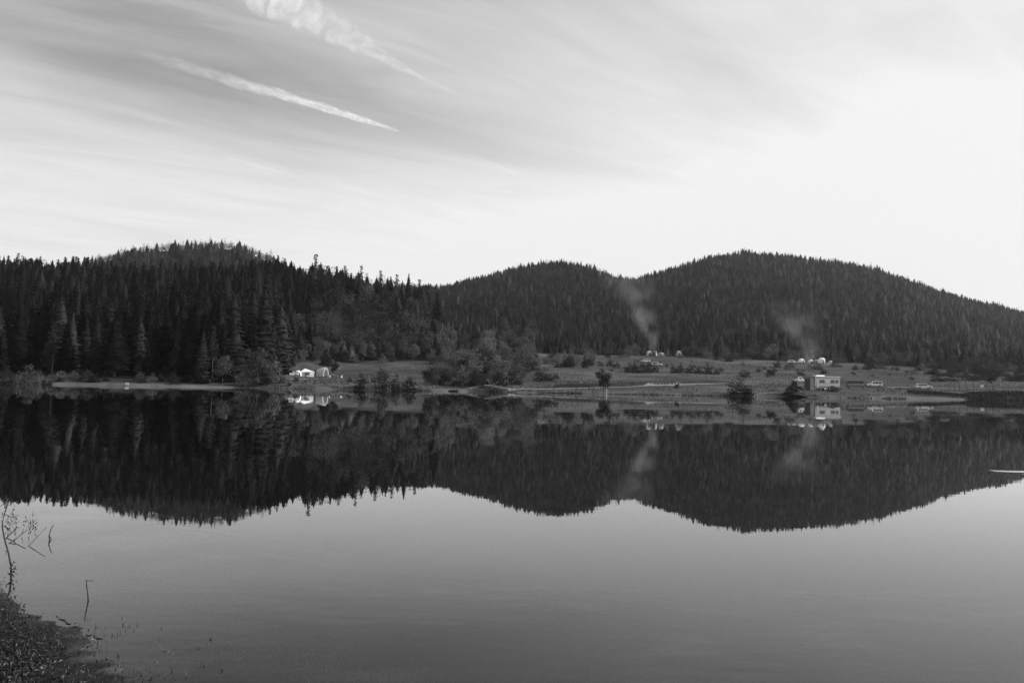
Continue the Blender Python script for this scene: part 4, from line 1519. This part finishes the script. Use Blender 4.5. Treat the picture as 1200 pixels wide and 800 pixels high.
V, Fc = clump_arrays(9, [(p_[0] - base.x, p_[1] - base.y, p_[2] - base.z, .028) for p_ in cl], 46, .013, 1.2)
link('leaf_tuft', mesh_np('leaf_tuft', V, Fc, M['leaf_dark']), t)

for k, (pix, lab, r0) in enumerate([
    ([(10.5, 636.5), (20, 630, .12), (31.5, 621, .2)], 'straight twig slanting up from the water beside the bent sapling', .006),
    ([(33.5, 639.5), (43, 629, .1), (54.5, 617.5, .2)], 'longer pale twig slanting to the right out of the water', .0045),
    ([(58.3, 632), (57.5, 627, 0), (60, 619, .02), (63, 614.5, .03)], 'short forked twig upright in the water right of the slanting twigs', .006),
    ([(103.5, 703), (102.8, 695, 0), (101.5, 686, .0), (101, 679.5, 0)], 'single thin upright stalk in the shallows away from the bank', .005),
    ([(7, 630), (16, 622, .1), (20, 617, .12)], 'thick short twig lying behind the bent sapling', .006)]):
    P = stem_at(pix)
    base = Vector(P[0])
    rel = [tuple(Vector(p_) - base) for p_ in P]
    rel = [(rel[0][0] - .15 * (rel[1][0] - rel[0][0]), rel[0][1], -.08)] + rel
    mb = MB().tube(rel, [r0 * 1.1] + [r0 * (1 - .6 * i / len(P)) for i in range(len(P))], 6)
    if k == 2:
        q = [tuple(Vector(p_) - base) for p_ in stem_at([(57.6, 627), (60, 631), (61.5, 634)], Y=base.y)]
        mb.tube([(a_, b_, max(c_, -.01)) for a_, b_, c_ in q], [r0 * .6, r0 * .5, r0 * .3], 5)
    if k == 3:
        q = [tuple(Vector(p_) - base) for p_ in stem_at([(101, 679.8), (105, 680), (109.5, 680.3)], Y=base.y)]
        mb.tube(q, [r0 * .6, r0 * .5, r0 * .4], 5)
    o = mb.build('water_twig', M['wet_wood'])
    o.location = base
    tag(o, lab, 'twig')

# sticks lying in the shallows
for k, (p0, p1, lab) in enumerate([((70, 725), (83, 731), 'dark bent stick half sunk at the bank edge'), ((83, 734.5), (97, 735), 'thin straight stick afloat beside the bank'),
                                   ((101, 744), (120, 748), 'dark curved stick afloat further from the bank')]):
    a_, b_ = Vector(on_plane(*p0, .001)), Vector(on_plane(*p1, .001))
    c_ = (a_ + b_) / 2
    mb = MB().tube([a_ - c_, (a_ - c_) * .3 + Vector((0, .015, .001)), (b_ - c_) * .5 + Vector((0, -.012, .001)), b_ - c_], [.004, .006, .005, .003], 6)
    o = mb.build('floating_stick', M['wet_wood'])
    o.location = c_
    tag(o, lab, 'stick')

# feathery sprigs in the water at the left edge
V, Fc = [], []
for k in range(38):
    px, py = random.uniform(-4, 42), random.gauss(610, 7)
    b_ = Vector(on_plane(px, py + 6, 0))
    hh_ = random.uniform(.02, .08)
    lx, ly = random.gauss(0, .03), random.gauss(0, .03)
    for j in range(5):
        q = (j + 1) / 5
        c_ = b_ + Vector((lx * q, ly * q, hh_ * q))
        w_ = .007 * (1.2 - q)
        a_ = random.uniform(0, 6.28)
        o = len(V)
        V += [tuple(c_ + Vector((-w_ * math.cos(a_), -w_ * math.sin(a_), 0))), tuple(c_ + Vector((w_ * math.cos(a_), w_ * math.sin(a_), .004))), tuple(c_ + Vector((0, 0, .022)))]
        Fc.append((o, o + 1, o + 2))
o = link('water_plants', mesh_np('water_plants', V, Fc, M['grass'], np.full(len(V), .03)))
tag(o, 'small feathery sprigs standing in the water behind the twigs', 'plants', kind='stuff')


# ------------------------------------------------------------------ smoke
def smoke(px, base, hpx, w0px, w1px, driftpx, dens, label):
    X, Y, Z = locate(px, base)
    s = Y / F
    Hh, r0, r1, dr = hpx * s, w0px * s / 2, w1px * s / 2, driftpx * s
    n, m = 14, 10
    vs, fs = [], []
    for j in range(m + 1):
        q = j / m
        c = dr * q ** 1.7
        rr = (r0 + (r1 - r0) * q) * 1.7
        for i in range(n):
            a = 2 * math.pi * i / n
            vs.append((c + rr * math.cos(a), rr * math.sin(a), Hh * q))
    fs = [(j * n + i, j * n + (i + 1) % n, (j + 1) * n + (i + 1) % n, (j + 1) * n + i) for j in range(m) for i in range(n)]
    fs += [tuple(range(n - 1, -1, -1)), tuple(range(m * n, m * n + n))]
    mt, nt, out = new_mat('camp fire smoke')
    tc = node(nt, 'ShaderNodeTexCoord')
    sp = node(nt, 'ShaderNodeSeparateXYZ')
    nt.links.new(tc.outputs['Object'], sp.inputs[0])
    q = math_node(nt, 'MULTIPLY', sp.outputs[2], 1 / Hh, clamp=True)
    c = math_node(nt, 'MULTIPLY', math_node(nt, 'POWER', q, 1.7), dr)
    rr = math_node(nt, 'MULTIPLY_ADD', q, r1 - r0, r0)
    nz = node(nt, 'ShaderNodeTexNoise')
    nz.inputs['Scale'].default_value = 1.0 / (r1 * .8)
    nz.inputs['Detail'].default_value = 6
    nz.inputs['Distortion'].default_value = .6
    nt.links.new(tc.outputs['Object'], nz.inputs['Vector'])
    nl = node(nt, 'ShaderNodeTexNoise')
    nl.inputs['Scale'].default_value = 1.0 / (r1 * 2.2)
    nt.links.new(tc.outputs['Object'], nl.inputs['Vector'])
    nd = math_node(nt, 'MULTIPLY_ADD', nl.outputs['Fac'], 4.4, -2.2)
    wob = math_node(nt, 'MULTIPLY', nd, rr)
    dx = math_node(nt, 'ADD', math_node(nt, 'SUBTRACT', sp.outputs[0], c), wob)
    dd = math_node(nt, 'SQRT', math_node(nt, 'ADD', math_node(nt, 'MULTIPLY', dx, dx), math_node(nt, 'MULTIPLY', sp.outputs[1], sp.outputs[1])))
    fall = math_node(nt, 'POWER', math_node(nt, 'SUBTRACT', 1.0, math_node(nt, 'DIVIDE', dd, math_node(nt, 'MULTIPLY', rr, 1.5)), clamp=True), 1.6)
    tex = math_node(nt, 'MULTIPLY_ADD', nz.outputs['Fac'], 4.2, -1.7, clamp=True)
    fade = math_node(nt, 'SUBTRACT', 1.0, math_node(nt, 'POWER', q, 1.4), clamp=True)
    thin = math_node(nt, 'DIVIDE', r0, rr)
    de = math_node(nt, 'MULTIPLY', math_node(nt, 'MULTIPLY', fall, tex), math_node(nt, 'MULTIPLY', fade, thin))
    vol = node(nt, 'ShaderNodeVolumePrincipled')
    vol.inputs['Color'].default_value = g3(.9)
    vol.inputs['Anisotropy'].default_value = .3
    nt.links.new(math_node(nt, 'MULTIPLY', de, dens), vol.inputs['Density'])
    nt.links.new(vol.outputs[0], out.inputs['Volume'])
    o = MB().add(vs, fs).build('smoke', mt)
    o.location = (X, Y, Z + .2)
    tag(o, label, 'smoke', kind='stuff')


smoke(765, 416.5, 116, 9, 54, -56, .19, 'pale smoke plume rising from the fire among the white tents')
smoke(948, 424, 72, 26, 60, -40, .06, 'faint wide smoke drifting up behind the upper tent row')


# ------------------------------------------------------------------ contrails
def contrail(pix, dens, label, seed, lumps=1.0, grain=240, soft=2.2):
    P = [(on_plane(px, py, 6000.0), w) for px, py, w in pix]
    c0 = P[len(P) // 2][0]
    D = np.array([p_[0] - c0 for p_ in P])
    t = np.linspace(0, 1, len(D))
    N = 160
    ts = np.linspace(0, 1, N)
    C = np.stack([np.interp(ts, t, D[:, k]) for k in range(3)], 1)
    wr_ = np.interp(ts, t, [w * np.linalg.norm(p_) / F / 2 for p_, w in P])
    n = 20
    r = np.random.default_rng(seed)
    d = np.gradient(C, axis=0)
    d /= np.linalg.norm(d, axis=1)[:, None]
    side = np.stack([-d[:, 1], d[:, 0], d[:, 2] * 0], 1)
    side /= np.linalg.norm(side, axis=1)[:, None]
    V = []
    for i in range(N):
        for k in range(n):
            a = 2 * math.pi * k / n
            rad = wr_[i] * (1 + lumps * (.9 * float(fbm(np.array(i * .16 + seed + 1.3 * math.cos(a)), np.array(3 + 1.3 * math.sin(a)), 3)) - .45)) * min(1, .05 + i / 6, .05 + (N - 1 - i) / 6)
            V.append(C[i] + side[i] * rad * math.cos(a) + np.array([0, 0, .8 * rad * math.sin(a)]))
    ii = np.arange(N * n).reshape(N, n)
    q = np.stack([ii[:-1], np.roll(ii, -1, 1)[:-1], np.roll(ii, -1, 1)[1:], ii[1:]], -1).reshape(-1, 4)
    mt, nt, out = new_mat('contrail ice')
    lw = node(nt, 'ShaderNodeLayerWeight')
    fac = math_node(nt, 'POWER', math_node(nt, 'SUBTRACT', 1.0, lw.outputs['Facing'], clamp=True), soft)
    tc = node(nt, 'ShaderNodeTexCoord')
    nz = node(nt, 'ShaderNodeTexNoise')
    nz.inputs['Scale'].default_value = 1 / grain
    nz.inputs['Detail'].default_value = 6
    nz.inputs['Roughness'].default_value = .6
    nz.inputs['Distortion'].default_value = .5
    nt.links.new(tc.outputs['Object'], nz.inputs['Vector'])
    tex = math_node(nt, 'MULTIPLY_ADD', nz.outputs['Fac'], 1.5, -.12, clamp=True)
    al = node(nt, 'ShaderNodeAttribute', attribute_name='tone')
    alpha = math_node(nt, 'MULTIPLY', math_node(nt, 'MULTIPLY', fac, tex), al.outputs['Fac'], clamp=True)
    df = node(nt, 'ShaderNodeBsdfDiffuse')
    df.inputs[0].default_value = g3(.95)
    tl = node(nt, 'ShaderNodeBsdfTranslucent')
    tl.inputs[0].default_value = g3(.95)
    m1 = node(nt, 'ShaderNodeMixShader')
    nt.links.new(df.outputs[0], m1.inputs[1])
    nt.links.new(tl.outputs[0], m1.inputs[2])
    tp = node(nt, 'ShaderNodeBsdfTransparent')
    m2 = node(nt, 'ShaderNodeMixShader')
    nt.links.new(alpha, m2.inputs[0])
    nt.links.new(tp.outputs[0], m2.inputs[1])
    nt.links.new(m1.outputs[0], m2.inputs[2])
    nt.links.new(m2.outputs[0], out.inputs[0])
    dn = np.repeat(np.interp(ts, np.linspace(0, 1, len(dens)), dens), n)
    o = link('contrail', mesh_np('contrail', V, q, mt, dn, smooth=True))
    o.location = tuple(c0)
    tag(o, label, 'contrail')


contrail([(150, 58, 10), (190, 70, 14), (250, 88, 17), (310, 106, 16), (370, 124, 13), (430, 142, 9), (470, 154.5, 4)], [.0, .12, .3, .6, .95, 1.1, .6], 'brightest white contrail crossing the middle of the left sky', 3, .8, 170, 3.0)
contrail([(240, -34, 30), (300, -8, 44), (350, 14, 52), (400, 40, 40), (440, 62, 20), (480, 84, 10), (545, 116, 5)], [.6, .8, .8, .65, .65, .75, .15], 'wide ragged contrail running out of the top edge of the sky', 8, .6, 330, 3.6)
contrail([(262, 184, 3), (300, 194, 5), (350, 208, 3)], [.1, .3, .05], 'faint short contrail below the brightest contrail', 12, .5)
contrail([(566, 189, 2), (585, 196, 4), (612, 206, 3)], [.1, .5, .1], 'tiny contrail streak right of the brightest contrail', 15, .5)

# ------------------------------------------------------------------ haze
hz = MB().box((0, 850, 128), (5000, 2400, 266)).build('haze', None or (lambda: None)() or M['glass'])
hm, nt, out = new_mat('thin haze')
vol = node(nt, 'ShaderNodeVolumePrincipled')
vol.inputs['Color'].default_value = g3(.97)
vol.inputs['Density'].default_value = 0.00009
vol.inputs['Anisotropy'].default_value = .75
nt.links.new(vol.outputs[0], out.inputs['Volume'])
hz.data.materials.clear()
hz.data.materials.append(hm)
tag(hz, 'thin haze that pales the far hills', None, kind='stuff')

# ------------------------------------------------------------------ sun and sky
CLOUD_GAIN, VEIL = 2.2, 6.1
SUN_AZ, SUN_EL = 97, 25
az, el = R(SUN_AZ), R(SUN_EL)
sd = Vector((math.sin(az) * math.cos(el), math.cos(az) * math.cos(el), math.sin(el)))
sun = bpy.data.lights.new('sun', 'SUN')
sun.energy = 4.6
sun.angle = R(.55)
so = bpy.data.objects.new('sun', sun)
so.rotation_euler = sd.to_track_quat('Z', 'Y').to_euler()
COL.objects.link(so)

w = bpy.data.worlds.new('World')
scene.world = w
w.use_nodes = True
nt = w.node_tree
nt.nodes.clear()
out = node(nt, 'ShaderNodeOutputWorld')
bg = node(nt, 'ShaderNodeBackground')
sky = node(nt, 'ShaderNodeTexSky', sky_type='NISHITA')
sky.sun_disc = False
sky.sun_elevation = el
sky.sun_rotation = az
sky.altitude = 1200
sky.air_density = 1.0
sky.dust_density = 2.2
sky.ozone_density = 1.0
sc_ = node(nt, 'ShaderNodeSeparateColor')
nt.links.new(sky.outputs[0], sc_.inputs[0])
bw = math_node(nt, 'ADD', math_node(nt, 'MULTIPLY', sc_.outputs[0], .55), math_node(nt, 'ADD', math_node(nt, 'MULTIPLY', sc_.outputs[1], .4), math_node(nt, 'MULTIPLY', sc_.outputs[2], .05)))
tc = node(nt, 'ShaderNodeTexCoord')
sp = node(nt, 'ShaderNodeSeparateXYZ')
nt.links.new(tc.outputs['Generated'], sp.inputs[0])
zz = math_node(nt, 'ADD', math_node(nt, 'MAXIMUM', sp.outputs[2], 0.0), .10)
cb = node(nt, 'ShaderNodeCombineXYZ')
nt.links.new(math_node(nt, 'DIVIDE', sp.outputs[0], zz), cb.inputs[0])
nt.links.new(math_node(nt, 'DIVIDE', sp.outputs[1], zz), cb.inputs[1])
pa, pb = on_plane(190, 70, 6000), on_plane(468, 154, 6000)
ang = math.atan2(pb[1] - pa[1], pb[0] - pa[0])
mp = node(nt, 'ShaderNodeMapping')
mp.inputs['Rotation'].default_value = (0, 0, -ang + .25)
nt.links.new(cb.outputs[0], mp.inputs['Vector'])
mp2 = node(nt, 'ShaderNodeMapping')
mp2.inputs['Scale'].default_value = (.42, 1.5, 1)
mp2.inputs['Location'].default_value = (1.7, .4, 0)
nt.links.new(mp.outputs[0], mp2.inputs['Vector'])
c1 = node(nt, 'ShaderNodeTexNoise')
c1.inputs['Scale'].default_value = 1.0
c1.inputs['Detail'].default_value = 7
c1.inputs['Roughness'].default_value = .52
c1.inputs['Distortion'].default_value = .7
nt.links.new(mp2.outputs[0], c1.inputs['Vector'])
cl = math_node(nt, 'MULTIPLY_ADD', c1.outputs['Fac'], 2.4, -.82, clamp=True)
mp3 = node(nt, 'ShaderNodeMapping')
mp3.inputs['Scale'].default_value = (.9, 3.2, 1)
mp3.inputs['Rotation'].default_value = (0, 0, .12)
nt.links.new(mp.outputs[0], mp3.inputs['Vector'])
c2 = node(nt, 'ShaderNodeTexNoise')
c2.inputs['Scale'].default_value = 1.3
c2.inputs['Detail'].default_value = 8
c2.inputs['Roughness'].default_value = .6
c2.inputs['Distortion'].default_value = 1.2
nt.links.new(mp3.outputs[0], c2.inputs['Vector'])
fine = math_node(nt, 'MULTIPLY_ADD', c2.outputs['Fac'], 2.4, -.9, clamp=True)
cl = math_node(nt, 'ADD', math_node(nt, 'MULTIPLY', cl, math_node(nt, 'MULTIPLY_ADD', fine, .6, .65)), math_node(nt, 'MULTIPLY', fine, .3))
CLOUD = math_node(nt, 'MULTIPLY', cl, CLOUD_GAIN)
tot0 = math_node(nt, 'ADD', bw, CLOUD)


def smooth(val, a, b):
    n = node(nt, 'ShaderNodeMapRange', interpolation_type='SMOOTHSTEP')
    nt.links.new(val, n.inputs['Value'])
    n.inputs['From Min'].default_value = a
    n.inputs['From Max'].default_value = b
    return n.outputs[0]


# high thin veil: thicker through the long path near the horizon and on the sun's side
dt = node(nt, 'ShaderNodeVectorMath', operation='DOT_PRODUCT')
nt.links.new(tc.outputs['Generated'], dt.inputs[0])
dt.inputs[1].default_value = (math.sin(R(75)) * math.cos(el), math.cos(R(75)) * math.cos(el), math.sin(el))
low = math_node(nt, 'SUBTRACT', 1.0, smooth(sp.outputs[2], .12, .40))
veil = math_node(nt, 'ADD', math_node(nt, 'MULTIPLY', low, .9), math_node(nt, 'MULTIPLY', smooth(dt.outputs['Value'], -.05, .85), .86))
veil = math_node(nt, 'MULTIPLY', veil, math_node(nt, 'MULTIPLY_ADD', math_node(nt, 'ADD', c1.outputs['Fac'], math_node(nt, 'MULTIPLY', c2.outputs['Fac'], .5)), .7, .50), clamp=True)
mxv = node(nt, 'ShaderNodeMix')
nt.links.new(veil, mxv.inputs[0])
nt.links.new(tot0, mxv.inputs[2])
mxv.inputs[3].default_value = VEIL
tot = mxv.outputs[0]
bg.inputs['Strength'].default_value = .15
nt.links.new(tot, bg.inputs[0])
nt.links.new(bg.outputs[0], out.inputs[0])

# ------------------------------------------------------------------ render settings
scene.view_settings.view_transform = 'Standard'
scene.view_settings.look = 'None'
scene.view_settings.exposure = 0
scene.view_settings.gamma = 1
scene.render.engine = 'CYCLES'
cy = scene.cycles
cy.use_denoising = True
cy.denoising_input_passes = 'RGB_ALBEDO_NORMAL'
cy.denoising_prefilter = 'NONE'
cy.max_bounces = 6
cy.diffuse_bounces = 2
cy.glossy_bounces = 3
cy.transparent_max_bounces = 24
cy.volume_bounces = 1
cy.volume_step_rate = 1.0
cy.volume_max_steps = 128
